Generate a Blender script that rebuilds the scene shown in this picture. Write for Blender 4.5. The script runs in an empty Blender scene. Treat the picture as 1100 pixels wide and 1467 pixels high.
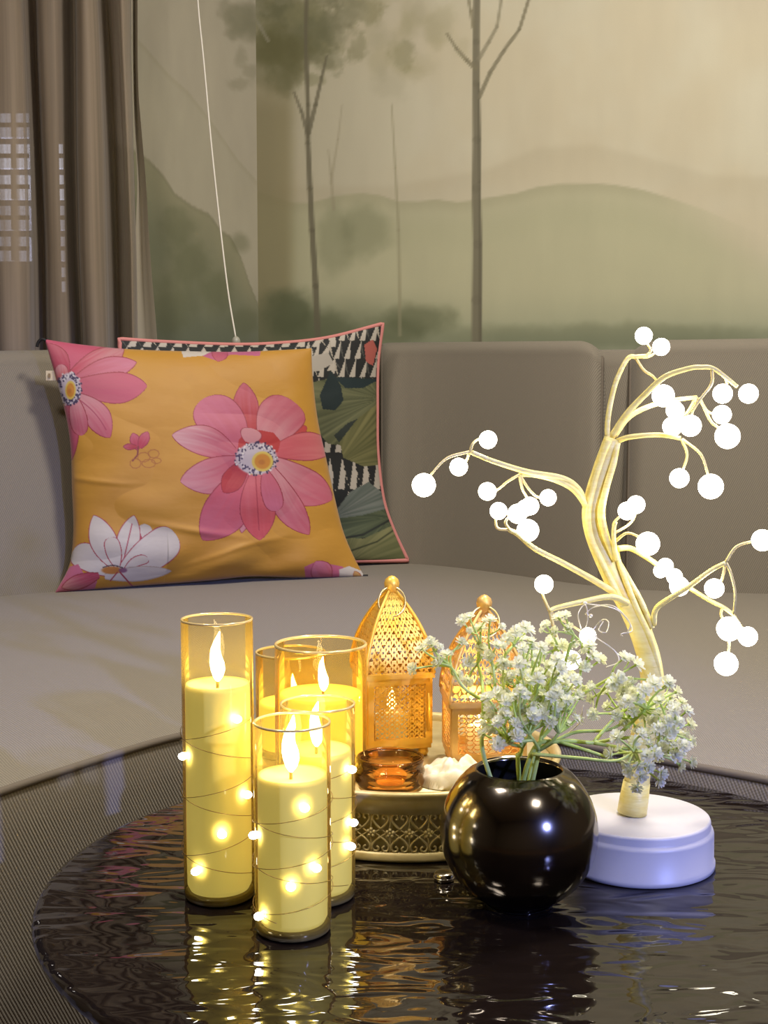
import bpy, bmesh, math, random
import numpy as np
from mathutils import Vector, Matrix, noise

random.seed(7); np.random.seed(7)
scene = bpy.context.scene
COL = scene.collection

# ------------------------------------------------------------------ camera
F, PITCH, ZC = 1850.0, math.radians(5.0), 0.78
CP, SP = math.cos(PITCH), math.sin(PITCH)
cam_d = bpy.data.cameras.new('camera'); cam = bpy.data.objects.new('camera', cam_d); COL.objects.link(cam)
cam.location = (0, 0, ZC); cam.rotation_euler = (math.pi/2 - PITCH, 0, 0)
cam_d.sensor_fit = 'VERTICAL'; cam_d.sensor_height = 24.0; cam_d.lens = F/1467.0*24.0
cam_d.clip_start = 0.01; cam_d.clip_end = 100
scene.camera = cam

# ------------------------------------------------------------------ world, lights, exposure
w = bpy.data.worlds.new('world'); scene.world = w; w.use_nodes = True
w.node_tree.nodes['Background'].inputs[0].default_value = (0.020, 0.022, 0.03, 1)
w.node_tree.nodes['Background'].inputs[1].default_value = 1.0
scene.view_settings.view_transform = 'Standard'; scene.view_settings.look = 'None'
scene.view_settings.gamma = 1.0; scene.view_settings.exposure = 0.0
scene.view_settings.use_curve_mapping = False
CEIL = 2.55
scene.cycles.max_bounces = 7; scene.cycles.diffuse_bounces = 3; scene.cycles.glossy_bounces = 3; scene.cycles.transmission_bounces = 6; scene.cycles.transparent_max_bounces = 16
scene.cycles.caustics_reflective = False; scene.cycles.caustics_refractive = False
def area_light(name, loc, size, power, color, rot=(0, 0, 0), size_y=None):
    d = bpy.data.lights.new(name, 'AREA'); d.energy = power; d.color = color; d.size = size
    if size_y: d.shape = 'RECTANGLE'; d.size_y = size_y
    o = bpy.data.objects.new(name, d); COL.objects.link(o); o.location = loc; o.rotation_euler = rot
    return o
CEILING_LAMPS = [(0.55, 1.50), (-0.75, 0.75), (0.95, -0.35)]
LAMP_POWER = [48.0, 21.0, 18.0]
for i, (x, y) in enumerate(CEILING_LAMPS):
    area_light('ceiling_light_source', (x, y, CEIL - 0.045), 0.34, LAMP_POWER[i], (1.0, 0.925, 0.85))
FLOOR_LAMP = (1.32, -0.72, 1.22)
LAMP_AIM = Vector((-0.12, 1.22, 0.43))
sd_ = bpy.data.lights.new('reading_lamp_beam', 'SPOT'); sd_.energy = 190.0; sd_.color = (0.27, 0.34, 1.0); sd_.spot_size = math.radians(36); sd_.spot_blend = 0.75; sd_.shadow_soft_size = 0.03
so_ = bpy.data.objects.new('reading_lamp_beam', sd_); COL.objects.link(so_); so_.location = FLOOR_LAMP
so_.rotation_euler = (LAMP_AIM - Vector(FLOOR_LAMP)).to_track_quat('-Z', 'Y').to_euler()

# ------------------------------------------------------------------ helpers
def lin(c):
    return tuple(((v/255.0)/12.92 if v/255.0 <= 0.04045 else ((v/255.0 + 0.055)/1.055)**2.4) for v in c)
def S(r, g, b): return lin((r, g, b)) + (1.0,)
def ray(px, py):
    x = (px - 550.0)/F; y = -(py - 733.5)/F
    return Vector((x, CP + y*SP, -SP + y*CP))
def onz(px, py, z):
    d = ray(px, py); t = (z - ZC)/d.z
    return Vector((d.x*t, d.y*t, z))
def ony(px, py, Y):
    d = ray(px, py); t = Y/d.y
    return Vector((d.x*t, Y, ZC + d.z*t))
def depth(p): return p[1]*CP - (p[2] - ZC)*SP
def span(p, n): return n*depth(p)/F
def project(x, y, z):
    dz = z - ZC; d = y*CP - dz*SP; u = y*SP + dz*CP
    return 550 + F*x/d, 733.5 - F*u/d

def mat(name): 
    m = bpy.data.materials.new(name); m.use_nodes = True
    return m
def bsdf(m): return m.node_tree.nodes['Principled BSDF']
def pmat(name, col, rough=0.5, metal=0.0, **kw):
    m = mat(name); b = bsdf(m)
    b.inputs['Base Color'].default_value = col; b.inputs['Roughness'].default_value = rough; b.inputs['Metallic'].default_value = metal
    for k, v in kw.items():
        b.inputs[k.replace('_', ' ')].default_value = v
    return m
def noise_bump(m, scale, strength, dist=0.002, detail=3.0, stretch=(1, 1, 1), coord='Object'):
    nt = m.node_tree; N = nt.nodes; L = nt.links
    tc = N.new('ShaderNodeTexCoord'); mp = N.new('ShaderNodeMapping'); mp.inputs['Scale'].default_value = stretch
    n = N.new('ShaderNodeTexNoise'); n.inputs['Scale'].default_value = scale; n.inputs['Detail'].default_value = detail
    bp = N.new('ShaderNodeBump'); bp.inputs['Strength'].default_value = strength; bp.inputs['Distance'].default_value = dist
    L.new(tc.outputs[coord], mp.inputs[0]); L.new(mp.outputs[0], n.inputs['Vector'])
    L.new(n.outputs['Fac'], bp.inputs['Height']); L.new(bp.outputs[0], bsdf(m).inputs['Normal'])
    return n, bp
def color_noise(m, c1, c2, scale, detail=4.0, stretch=(1, 1, 1), lo=0.35, hi=0.65, coord='Object'):
    nt = m.node_tree; N = nt.nodes; L = nt.links
    tc = N.new('ShaderNodeTexCoord'); mp = N.new('ShaderNodeMapping'); mp.inputs['Scale'].default_value = stretch
    n = N.new('ShaderNodeTexNoise'); n.inputs['Scale'].default_value = scale; n.inputs['Detail'].default_value = detail
    r = N.new('ShaderNodeValToRGB'); r.color_ramp.elements[0].position = lo; r.color_ramp.elements[1].position = hi
    r.color_ramp.elements[0].color = c1; r.color_ramp.elements[1].color = c2
    L.new(tc.outputs[coord], mp.inputs[0]); L.new(mp.outputs[0], n.inputs['Vector']); L.new(n.outputs['Fac'], r.inputs[0])
    L.new(r.outputs[0], bsdf(m).inputs['Base Color'])
    return r
def emit(name, col, strength):
    m = mat(name); b = bsdf(m)
    b.inputs['Base Color'].default_value = col; b.inputs['Emission Color'].default_value = col; b.inputs['Emission Strength'].default_value = strength
    return m

ORG = {}
def tag(o, label=None, cat=None, group=None, kind=None):
    if label: o['label'] = label
    if cat: o['category'] = cat
    if group: o['group'] = group
    if kind: o['kind'] = kind
    return o
def empty(name, loc, label=None, cat=None, group=None, kind=None):
    o = bpy.data.objects.new(name, None); COL.objects.link(o); o.location = loc; o.empty_display_size = 0.02
    ORG[o.name] = Vector(loc)
    return tag(o, label, cat, group, kind)
def put(name, me, m=None, parent=None, loc=(0, 0, 0)):
    o = bpy.data.objects.new(name, me); COL.objects.link(o); o.location = loc
    if m is not None and not me.materials: me.materials.append(m)
    if parent is not None: o.parent = parent
    return o
def mesh(name, verts, faces, m=None, parent=None, origin=None, smooth=True, uvs=None):
    """verts in world space; stored relative to the origin (the parent's, or the given one)"""
    if parent is not None: org = ORG[parent.name]
    else: org = Vector(origin) if origin is not None else Vector((0, 0, 0))
    me = bpy.data.meshes.new(name)
    me.from_pydata([(v[0]-org[0], v[1]-org[1], v[2]-org[2]) for v in verts], [], faces); me.update()
    if smooth: me.polygons.foreach_set('use_smooth', [True]*len(me.polygons))
    if uvs is not None:
        ul = me.uv_layers.new(name='UVMap')
        li = np.zeros(len(me.loops), dtype=np.int32); me.loops.foreach_get('vertex_index', li)
        ul.data.foreach_set('uv', np.asarray(uvs, dtype=np.float32)[li].ravel())
    o = put(name, me, m, parent, (0, 0, 0) if parent is not None else org)
    ORG[o.name] = org
    return o
def join(*parts):
    V = []; Fc = []
    for v, f in parts:
        k = len(V); V += list(v); Fc += [tuple(i + k for i in q) for q in f]
    return V, Fc
def grid_faces(nu, nv, close_u=False, off=0, flip=False):
    fs = []
    for j in range(nv - 1):
        for i in range(nu if close_u else nu - 1):
            a = off + j*nu + i; b = off + j*nu + (i+1) % nu; c = b + nu; d = a + nu
            fs.append((a, d, c, b) if flip else (a, b, c, d))
    return fs
def lathe(profile, center, n=48, cap=True):
    V = []; cx, cy, cz = center
    for r, z in profile:
        for i in range(n):
            a = 2*math.pi*i/n; V.append((cx + r*math.cos(a), cy + r*math.sin(a), cz + z))
    fs = grid_faces(n, len(profile), True)
    if cap:
        if profile[0][0] > 1e-6: fs.append(tuple(range(n))[::-1])
        if profile[-1][0] > 1e-6: fs.append(tuple(range((len(profile)-1)*n, len(profile)*n)))
    return V, fs
def catmull(pts, sub=6):
    P = [np.array(p, float) for p in pts]
    if len(P) < 3: 
        return [P[0] + (P[-1]-P[0])*k/sub for k in range(sub+1)]
    P = [2*P[0]-P[1]] + P + [2*P[-1]-P[-2]]
    out = []
    for i in range(1, len(P)-2):
        for k in range(sub):
            t = k/sub; a, b, c, d = P[i-1], P[i], P[i+1], P[i+2]
            out.append(0.5*((2*b) + (c-a)*t + (2*a-5*b+4*c-d)*t*t + (3*b-a-3*c+d)*t**3))
    out.append(P[-2]); return out
def tube(path, radii, n=7, cap=True, closed=False):
    P = [Vector(p) for p in path]; m = len(P)
    if not hasattr(radii, '__len__'): radii = [radii]*m
    V = []; up = None
    for i in range(m):
        if closed: t = (P[(i+1) % m] - P[i-1])
        else: t = (P[min(i+1, m-1)] - P[max(i-1, 0)])
        t = t.normalized() if t.length > 1e-9 else Vector((0, 0, 1))
        if up is None:
            up = t.orthogonal().normalized()
        up = (up - t*up.dot(t))
        up = up.normalized() if up.length > 1e-6 else t.orthogonal().normalized()
        bn = t.cross(up)
        for k in range(n):
            a = 2*math.pi*k/n; V.append(tuple(P[i] + (up*math.cos(a) + bn*math.sin(a))*radii[i]))
    fs = grid_faces(n, m, True)
    if closed: 
        fs += [((m-1)*n + k, (m-1)*n + (k+1) % n, (k+1) % n, k) for k in range(n)]
    elif cap: fs += [tuple(range(n))[::-1], tuple(range((m-1)*n, m*n))]
    return V, fs
def ball(c, r, nu=16, nv=10, sz=1.0):
    prof = [(max(1e-5, r*math.sin(math.pi*k/nv)), -r*sz*math.cos(math.pi*k/nv)) for k in range(nv+1)]
    return lathe(prof, c, nu, False)
def box(x0, x1, y0, y1, z0, z1):
    V = [(x, y, z) for z in (z0, z1) for y in (y0, y1) for x in (x0, x1)]
    return V, [(0, 2, 3, 1), (4, 5, 7, 6), (0, 1, 5, 4), (2, 6, 7, 3), (0, 4, 6, 2), (1, 3, 7, 5)]
def bevel(o, wdt, seg=2):
    b = o.modifiers.new('bevel', 'BEVEL'); b.width = wdt; b.segments = seg; b.limit_method = 'ANGLE'
    return o
def ss(a, b, x):
    t = np.clip((x - a)/(b - a), 0, 1); return t*t*(3 - 2*t)

# ------------------------------------------------------------------ painter: fills colours of a point set in its own drawing coordinates
def vnoise(p, seed=0):
    """cheap smooth value noise on (N,2)"""
    x = p[:, 0]; y = p[:, 1]; xi = np.floor(x).astype(np.int64); yi = np.floor(y).astype(np.int64)
    fx = x - xi; fy = y - yi; fx = fx*fx*(3-2*fx); fy = fy*fy*(3-2*fy)
    def h(a, b):
        n = (a*374761393 + b*668265263 + seed*362437) & 0x7fffffff
        n = ((n ^ (n >> 13))*1274126177) & 0x7fffffff
        return ((n ^ (n >> 16)) & 0xffff)/65535.0
    return (h(xi, yi)*(1-fx) + h(xi+1, yi)*fx)*(1-fy) + (h(xi, yi+1)*(1-fx) + h(xi+1, yi+1)*fx)*fy
def fbm(p, seed=0, oct=4):
    s = 0; a = 0.5
    for k in range(oct): s = s + a*vnoise(p*(2**k), seed + k*17); a *= 0.5
    return s/(1 - 0.5**oct)
class Paint:
    def __init__(s, P, base):
        s.P = np.asarray(P, float); s.C = np.tile(np.array(base, float), (len(s.P), 1))
    def mix(s, mask, col):
        m = np.clip(mask, 0, 1)[:, None]; s.C = s.C*(1-m) + np.array(col, float)*m
    def inside(s, poly):
        poly = np.asarray(poly, float); x, y = s.P[:, 0], s.P[:, 1]
        idx = np.where((x >= poly[:, 0].min()) & (x <= poly[:, 0].max()) & (y >= poly[:, 1].min()) & (y <= poly[:, 1].max()))[0]
        r = np.zeros(len(idx), bool); px, py = x[idx], y[idx]; j = len(poly)-1
        for i in range(len(poly)):
            xi, yi = poly[i]; xj, yj = poly[j]
            if yi != yj:
                r ^= ((yi > py) != (yj > py)) & (px < (xj-xi)*(py-yi)/(yj-yi) + xi)
            j = i
        return idx[r]
    def poly(s, poly, col, a=1.0):
        i = s.inside(poly); s.C[i] = s.C[i]*(1-a) + np.array(col, float)*a
    def seg(s, a, b, wdt, col, soft=1.0, alpha=1.0, w2=None):
        a = np.array(a, float); b = np.array(b, float); d = b-a; L2 = max(d.dot(d), 1e-9)
        t = np.clip(((s.P-a)@d)/L2, 0, 1); q = np.hypot(*(s.P - (a + t[:, None]*d)).T)
        ww = wdt + ((w2 if w2 is not None else wdt) - wdt)*t
        s.mix(alpha*(1 - ss(ww*0.5 - soft*0.5, ww*0.5 + soft*0.5, q)), col)
    def line(s, pts, wdt, col, soft=1.0, alpha=1.0, w2=None):
        n = len(pts)-1
        for k in range(n):
            e0 = wdt + ((w2 if w2 is not None else wdt)-wdt)*k/n; e1 = wdt + ((w2 if w2 is not None else wdt)-wdt)*(k+1)/n
            s.seg(pts[k], pts[k+1], e0, col, soft, alpha, e1)
    def blob(s, c, rx, ry, col, alpha=1.0, soft=0.5, seed=0, rough=0.0, freq=0.05):
        d = np.hypot((s.P[:, 0]-c[0])/rx, (s.P[:, 1]-c[1])/ry)
        if rough: d = d + rough*(fbm(s.P*freq, seed) - 0.5)
        s.mix(alpha*(1 - ss(1-soft, 1+soft*0.3, d)), col)
    def petal(s, base, tip, hw, c0, c1, edge, mx=0.55, bend=0.0, line=None, sharp=0.75, streak=0.35, seed=1):
        b = np.array(base, float); t = np.array(tip, float); d = t-b; L = np.hypot(*d); d = d/L; n = np.array((-d[1], d[0]))
        q = s.P - b; u = (q@d)/L; v = (q@n)
        sel = np.where((u > 0) & (u < 1) & (np.abs(v) < hw*1.6 + abs(bend)*L))[0]
        u = u[sel]; v = v[sel] - bend*L*np.sin(np.pi*u)
        k = np.where(u < mx, np.sin(np.pi*0.5*(0.25 + 0.75*u/mx)), np.clip(1-((u-mx)/(1-mx))**(1.0/sharp*1.35), 0, 1)**(sharp))
        wdt = hw*k; ins = np.abs(v) < wdt
        sel = sel[ins]; u = u[ins]; v = v[ins]; wdt = np.maximum(wdt[ins], 1e-6); e = np.abs(v)/wdt
        st = vnoise(np.c_[v/hw*9.0 + seed*7.3, u*2.0], seed)
        m = np.clip(ss(0, 1, u) + streak*(st-0.5)*1.5, 0, 1)[:, None]
        c = np.array(c0, float)*(1-m) + np.array(c1, float)*m
        em = np.clip(ss(hw-3.2, hw-0.6, hw*e - hw*0 + (hw-wdt)*0) if False else ss(0, 1, (1.9-(wdt-np.abs(v)))/1.4), 0, 1)[:, None]
        c = c*(1-em) + np.array(edge, float)*em
        if line is not None:
            lm = (0.8*(1-ss(0.3, 1.3, np.abs(v)))*(u < 0.85))[:, None]; c = c*(1-lm) + np.array(line, float)*lm
        s.C[sel] = c
    def store(s, me, name='Col', first=0):
        c = s.C/255.0; l = np.where(c <= 0.04045, c/12.92, ((np.maximum(c, 0)+0.055)/1.055)**2.4)
        at = me.color_attributes.get(name) or me.color_attributes.new(name, 'FLOAT_COLOR', 'POINT')
        full = np.ones((len(me.vertices), 4), np.float32); full[:, :3] = l[0] if len(l) != len(full) else l
        if len(l) != len(full): full[first:first+len(l), :3] = l
        at.data.foreach_set('color', full.ravel())
def attr_color(m, name='Col', mul=None):
    nt = m.node_tree; a = nt.nodes.new('ShaderNodeAttribute'); a.attribute_name = name
    nt.links.new(a.outputs['Color'], bsdf(m).inputs['Base Color']); return a

# ================================================================== THE SETTING
CORNER = Vector((-0.299, 3.10)); R_END = Vector((2.75, 2.16)); L_END = Vector((-2.30, 1.97))
canvas = mat('mural_canvas'); attr_color(canvas); bsdf(canvas).inputs['Roughness'].default_value = 0.85
noise_bump(canvas, 420, 0.12, 0.001, 2.0)

def mural_back(p):
    c = Paint(p, (204, 198, 176)); P = c.P
    n = fbm(P*0.006, 3); n2 = fbm(P*np.array((0.02, 0.008)), 9)
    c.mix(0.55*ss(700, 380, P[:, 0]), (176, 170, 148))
    c.mix(0.5*ss(0.45, 0.75, n), (196, 184, 156)); c.mix(0.35*ss(0.5, 0.8, n2)*ss(700, 560, P[:, 0]), (200, 192, 176))
    c.mix(0.4*ss(860, 1100, P[:, 0])*ss(60, -20, P[:, 1]), (190, 180, 160))
    ridge2 = np.interp(P[:, 0], [560, 700, 770, 850, 940, 1020, 1100, 1300, 1900], [260, 235, 205, 200, 222, 244, 246, 215, 260])
    c.mix(0.30*ss(0, 14, P[:, 1]-ridge2)*ss(70, 10, P[:, 1]-ridge2), (178, 168, 142))
    ridge = np.interp(P[:, 0], [300, 372, 420, 445, 480, 520, 545, 570, 600, 625, 655, 672, 690, 740, 770, 800, 850, 880, 920, 960, 1010, 1100, 1300, 1900],
                      [268, 275, 290, 290, 280, 276, 279, 288, 288, 285, 289, 287, 284, 276, 267, 263, 262, 264, 271, 283, 300, 340, 330, 250])
    d = P[:, 1] - ridge
    body = np.where((d > 0)[:, None], np.array((184, 178, 146)), 0)
    c.mix(ss(-1, 3, d)*(0.55 + 0.45*ss(90, 0, d)*ss(1050, 900, P[:, 0]))*0.8*ss(1120, 980, P[:, 0]+0*d) + 0.45*ss(0, 60, d), (180, 178, 148))
    c.mix(0.30*ss(-1, 2, d)*ss(22, 2, d)*ss(1000, 900, P[:, 0]), (152, 148, 120))
    c.mix(0.5*ss(20, 90, d)*(0.5 + fbm(P*0.012, 21)), (188, 186, 154))
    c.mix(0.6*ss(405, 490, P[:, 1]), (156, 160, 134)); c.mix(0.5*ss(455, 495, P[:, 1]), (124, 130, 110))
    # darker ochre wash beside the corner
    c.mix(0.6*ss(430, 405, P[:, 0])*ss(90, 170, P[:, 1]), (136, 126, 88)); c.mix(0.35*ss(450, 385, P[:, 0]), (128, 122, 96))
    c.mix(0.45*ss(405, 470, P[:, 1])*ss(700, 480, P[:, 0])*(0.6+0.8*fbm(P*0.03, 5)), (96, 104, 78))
    # bushes
    for (x, y, rx, ry, a) in ((415, 450, 46, 44, .8), (450, 470, 60, 30, .6), (602, 458, 58, 26, .55), (560, 475, 60, 22, .5), (520, 330, 42, 44, .28), (480, 350, 30, 60, .25), (870, 482, 300, 22, .30)):
        c.blob((x, y), rx, ry, (92, 98, 70), a, 0.6, int(x), 0.6, 0.04)
    # foliage of the first tree
    rnd = random.Random(4)
    for k in range(95):
        x = 440 + rnd.gauss(-22, 55); y = 36 + rnd.gauss(0, 36)
        if x < 372 and y > 80: continue
        c.blob((x, y), rnd.uniform(13, 34), rnd.uniform(10, 26), rnd.choice([(122, 120, 88), (134, 132, 100), (112, 112, 84), (140, 138, 112)]), rnd.uniform(.3, .6), 0.5, k, 1.2, 0.11)
    for k in range(16):
        c.blob((400 + rnd.uniform(-25, 30), 80 + rnd.uniform(-30, 40)), 24, 26, (104, 102, 68), .35, 0.6, k, 0.8, 0.08)
    for k in range(34):
        c.blob((585 + rnd.gauss(0, 42), 40 + rnd.gauss(0, 50)), rnd.uniform(10, 28), rnd.uniform(12, 34), rnd.choice([(168, 162, 132), (176, 170, 146), (160, 154, 120)]), rnd.uniform(.2, .4), 0.6, 200+k, 0.8, 0.07)
    for k in range(60):   # the far side of the room: more trees, out of the photographed part
        c.blob((1750 + rnd.gauss(0, 160), 20 + rnd.gauss(0, 60)), rnd.uniform(20, 44), rnd.uniform(16, 36), (150, 146, 116), .35, .5, 400+k, .8, .06)
    T = (108, 103, 84)
    c.line([(455, 480), (452, 410), (447, 330), (444, 270), (441, 205), (441, 150), (438, 60), (440, -60)], 9, T, 2.5, .85, 5)
    c.line([(441, 195), (432, 160), (421, 132)], 6, T, 2, .7, 3); c.line([(442, 190), (452, 150), (461, 110), (468, 80)], 7, T, 2, .75, 3)
    c.line([(384, 58), (362, 20), (356, -20)], 5, (156, 152, 136), 2, .6, 3)
    c.line([(573, 480), (571, 330), (566, 240), (561, 150)], 5, (150, 145, 118), 3, .6, 2)
    c.line([(478, 300), (474, 250), (470, 215)], 5, (156, 148, 124), 3, .5, 2); c.line([(474, 262), (484, 200), (490, 150)], 4, (156, 148, 124), 3, .45, 2)
    c.line([(683, 500), (683, 430), (684, 350), (682, 270), (683, 200), (682, 120), (682, 60), (684, -80)], 15, (118, 113, 94), 3, .92, 9)
    c.line([(688, 500), (687, 260), (685, 120)], 4, (86, 82, 66), 3, .5, 3)
    c.line([(681, 98), (668, 86), (654, 70), (640, 48)], 7, (130, 124, 100), 2.5, .8, 3)
    c.line([(686, 84), (700, 60), (712, 38), (718, 0), (724, -60)], 6, (140, 134, 112), 2.5, .75, 3)
    c.line([(687, 138), (702, 104), (722, 72), (744, 42), (757, 0), (764, -60)], 6, (128, 122, 100), 2.0, .85, 4)
    c.line([(678, 40), (674, 15), (668, -20)], 5, (130, 124, 100), 2, .7, 4)
    c.line([(1720, 520), (1724, 200), (1718, -100)], 14, (126, 121, 100), 3, .9, 8); c.line([(1724, 120), (1770, 20), (1780, -80)], 7, (130, 124, 100), 2, .8, 4)
    st = fbm(P*np.array((0.05, 0.012)), 31)
    c.C *= (0.985 + 0.03*st)[:, None]*np.array((0.995, 1.0, 0.985))
    return c
def mural_left(p):
    c = Paint(p, (168, 162, 142)); P = c.P
    l1 = np.interp(P[:, 0], [60, 205, 240, 270, 300, 340, 372], [-60, 62, 103, 130, 168, 226, 262]); d1 = P[:, 1]-l1
    c.mix(0.35*ss(0, 4, d1), (160, 156, 132)); c.mix(0.3*ss(0, 3, d1)*ss(14, 3, d1), (148, 144, 118))
    l2 = np.interp(P[:, 0], [100, 200, 215, 232, 250, 275, 300, 318, 330, 345, 356, 372], [170, 218, 229, 247, 275, 293, 305, 330, 336, 366, 400, 440]) ; d2 = P[:, 1]-l2
    c.mix(0.62*ss(0, 6, d2), (122, 122, 90)); c.mix(0.3*ss(0, 2, d2)*ss(9, 2, d2), (100, 98, 70))
    c.mix(0.5*ss(0, 120, d2)*(0.5+fbm(P*0.02, 8)), (104, 110, 86)); c.mix(0.6*ss(400, 500, P[:, 1]), (96, 104, 88))
    for k, (x, y, r) in enumerate(((255, 330, 30), (275, 380, 34), (345, 350, 16), (350, 460, 24), (310, 420, 30), (240, 440, 40))):
        c.blob((x, y), r, r*1.1, (92, 96, 66), .4, .6, 50+k, .8, .05)
    rnd = random.Random(9)
    for k in range(30):
        c.blob((352 + rnd.gauss(0, 20), 36 + rnd.gauss(0, 26)), rnd.uniform(9, 20), rnd.uniform(9, 18), (126, 124, 100), .4, .55, 90+k, .9, .09)
    c.C *= (0.965 + 0.07*fbm(P*np.array((0.05, 0.012)), 41))[:, None]
    return c
def wall_grid(name, A, B, svals, zvals, paint):
    d = (B - A); L = d.length; d = d/L
    V = [(A.x + d.x*s, A.y + d.y*s, z) for z in zvals for s in svals]
    o = mesh(name, V, grid_faces(len(svals), len(zvals)), canvas, origin=(A.x, A.y, 0), smooth=False)
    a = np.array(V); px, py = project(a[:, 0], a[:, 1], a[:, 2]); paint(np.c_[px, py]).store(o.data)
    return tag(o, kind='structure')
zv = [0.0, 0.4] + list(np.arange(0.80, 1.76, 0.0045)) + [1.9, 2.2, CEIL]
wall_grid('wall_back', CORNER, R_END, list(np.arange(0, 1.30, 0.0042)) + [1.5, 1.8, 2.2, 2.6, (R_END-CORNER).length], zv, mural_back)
LL = (L_END - CORNER).length; WIN0, WIN1, WINZ0, WINZ1 = 0.46, 1.75, 0.35, 2.25
zl = [0.0, 0.4] + list(np.arange(0.80, 1.76, 0.006)) + [1.9, WINZ1, CEIL]
wall_grid('wall_left', CORNER, L_END, list(np.arange(0, WIN0 - 0.003, 0.004)) + [WIN0], zl, mural_left)
ld = (L_END - CORNER).normalized(); ln = Vector((ld.y, -ld.x)); ln = ln if ln.y > 0 else -ln   # pointing outdoors
plain = pmat('plain_plaster', S(190, 182, 164), 0.9); noise_bump(plain, 60, 0.1)
dark_plaster = pmat('dim_plaster', S(120, 108, 92), 0.9); noise_bump(dark_plaster, 60, 0.1)
def wl(s, off, z): return (CORNER.x + ld.x*s + ln.x*off, CORNER.y + ld.y*s + ln.y*off, z)
def wl_box(s0, s1, o0, o1, z0, z1):
    V = [wl(s, o, z) for z in (z0, z1) for o in (o0, o1) for s in (s0, s1)]
    return V, [(0, 2, 3, 1), (4, 5, 7, 6), (0, 1, 5, 4), (2, 6, 7, 3), (0, 4, 6, 2), (1, 3, 7, 5)]
for (s0, s1, z0, z1) in ((WIN0, WIN1, 0, WINZ0), (WIN0, WIN1, WINZ1, CEIL), (WIN1, LL, 0, CEIL)):
    V, f = wl_box(s0, s1, 0.0, 0.12, z0, z1); tag(mesh('wall_left', V, f, plain, origin=wl(s0, 0, 0), smooth=False), kind='structure')
floor_m = pmat('floor_boards', S(96, 74, 54), 0.45); color_noise(floor_m, S(84, 62, 44), S(112, 88, 64), 5, stretch=(1, 12, 1))
V, f = box(-2.5, 2.9, -2.4, 3.3, -0.06, 0.0); tag(mesh('floor', V, f, floor_m, smooth=False), kind='structure')
ceil_m = pmat('ceiling_paint', S(226, 220, 208), 0.9); noise_bump(ceil_m, 80, 0.05)
V, f = box(-2.5, 2.9, -2.4, 3.3, CEIL, CEIL+0.05); tag(mesh('ceiling', V, f, ceil_m, smooth=False), kind='structure')
V, f = box(2.72, 2.82, -2.3, 2.3, 0, CEIL); tag(mesh('wall_right', V, f, dark_plaster, smooth=False), kind='structure')
V, f = box(-2.4, 2.82, -2.35, -2.25, 0, CEIL); tag(mesh('wall_front', V, f, dark_plaster, smooth=False), kind='structure')
V, f = box(-2.42, -2.30, -2.3, 2.05, 0, CEIL); tag(mesh('wall_side', V, f, dark_plaster, smooth=False), kind='structure')

# window behind the curtain, with the night outside
frame_m = pmat('window_frame_paint', S(90, 84, 78), 0.5); noise_bump(frame_m, 90, 0.05)
win = empty('window_1', wl(WIN0, 0, WINZ0), kind='structure')
for (s0, s1, z0, z1) in ((WIN0, WIN0+.05, WINZ0, WINZ1), (WIN1-.05, WIN1, WINZ0, WINZ1), (WIN0+.05, WIN1-.05, WINZ0, WINZ0+.05), (WIN0+.05, WIN1-.05, WINZ1-.05, WINZ1), ((WIN0+WIN1)/2-.025, (WIN0+WIN1)/2+.025, WINZ0+.05, WINZ1-.05)):
    V, f = wl_box(s0, s1, 0.03, 0.09, z0, z1); bevel(mesh('window_frame', V, f, frame_m, win, smooth=False), 0.004)
pane_m = mat('window_glass'); nt = pane_m.node_tree; b = bsdf(pane_m)
tr = nt.nodes.new('ShaderNodeBsdfTransparent'); gl = nt.nodes.new('ShaderNodeBsdfGlossy'); gl.inputs['Roughness'].default_value = 0.02
fr = nt.nodes.new('ShaderNodeFresnel'); mx = nt.nodes.new('ShaderNodeMixShader')
nt.links.new(fr.outputs[0], mx.inputs[0]); nt.links.new(tr.outputs[0], mx.inputs[1]); nt.links.new(gl.outputs[0], mx.inputs[2]); nt.links.new(mx.outputs[0], nt.nodes['Material Output'].inputs[0])
for (s0, s1) in ((WIN0+.05, (WIN0+WIN1)/2-.025), ((WIN0+WIN1)/2+.025, WIN1-.05)):
    V, f = wl_box(s0, s1, 0.055, 0.062, WINZ0+.05, WINZ1-.05); mesh('pane', V, f, pane_m, win, smooth=False)
# building across the street with lit windows
bld_m = pmat('facade_concrete', S(62, 60, 62), 0.9); color_noise(bld_m, S(50, 48, 52), S(72, 70, 72), 2.0)
lit_m = emit('lit_window_glow', (0.82, 0.84, 1.0, 1), 1.3); dim_m = emit('dim_window_glow', (0.80, 0.82, 1.0, 1), 0.7)
BY = 8.0
bld = empty('apartment_building', (-3.4, BY, 0), 'dim building across the street with bluish lit windows behind the curtain', 'building')
p0 = ony(-420, 600, BY); p1 = ony(260, -200, BY)
V, f = box(p0.x, p1.x, BY, BY+0.8, 0, p1.z); mesh('wall', V, f, bld_m, bld, smooth=False)
rnd = random.Random(3)
for r in range(7):
    for k in range(9):
        x0 = -260 + k*52; y0 = 120 + r*44
        bright = (r in (2, 3)) and rnd.random() < 0.8
        if not bright and rnd.random() < 0.45: continue
        a = ony(x0, y0+34, BY-0.03); c = ony(x0+44, y0, BY-0.03)
        V, f = box(a.x, c.x, BY-0.06, BY-0.01, a.z, c.z); wo = mesh('window', V, f, lit_m if bright else dim_m, bld, smooth=False)
        xm = (a.x+c.x)/2; zm = (a.z+c.z)/2
        V, f = join(box(xm-.012, xm+.012, BY-0.08, BY-0.06, a.z, c.z), box(a.x, c.x, BY-0.08, BY-0.06, zm-.012, zm+.012)); mesh('muntin', V, f, bld_m, wo, smooth=False)

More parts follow.
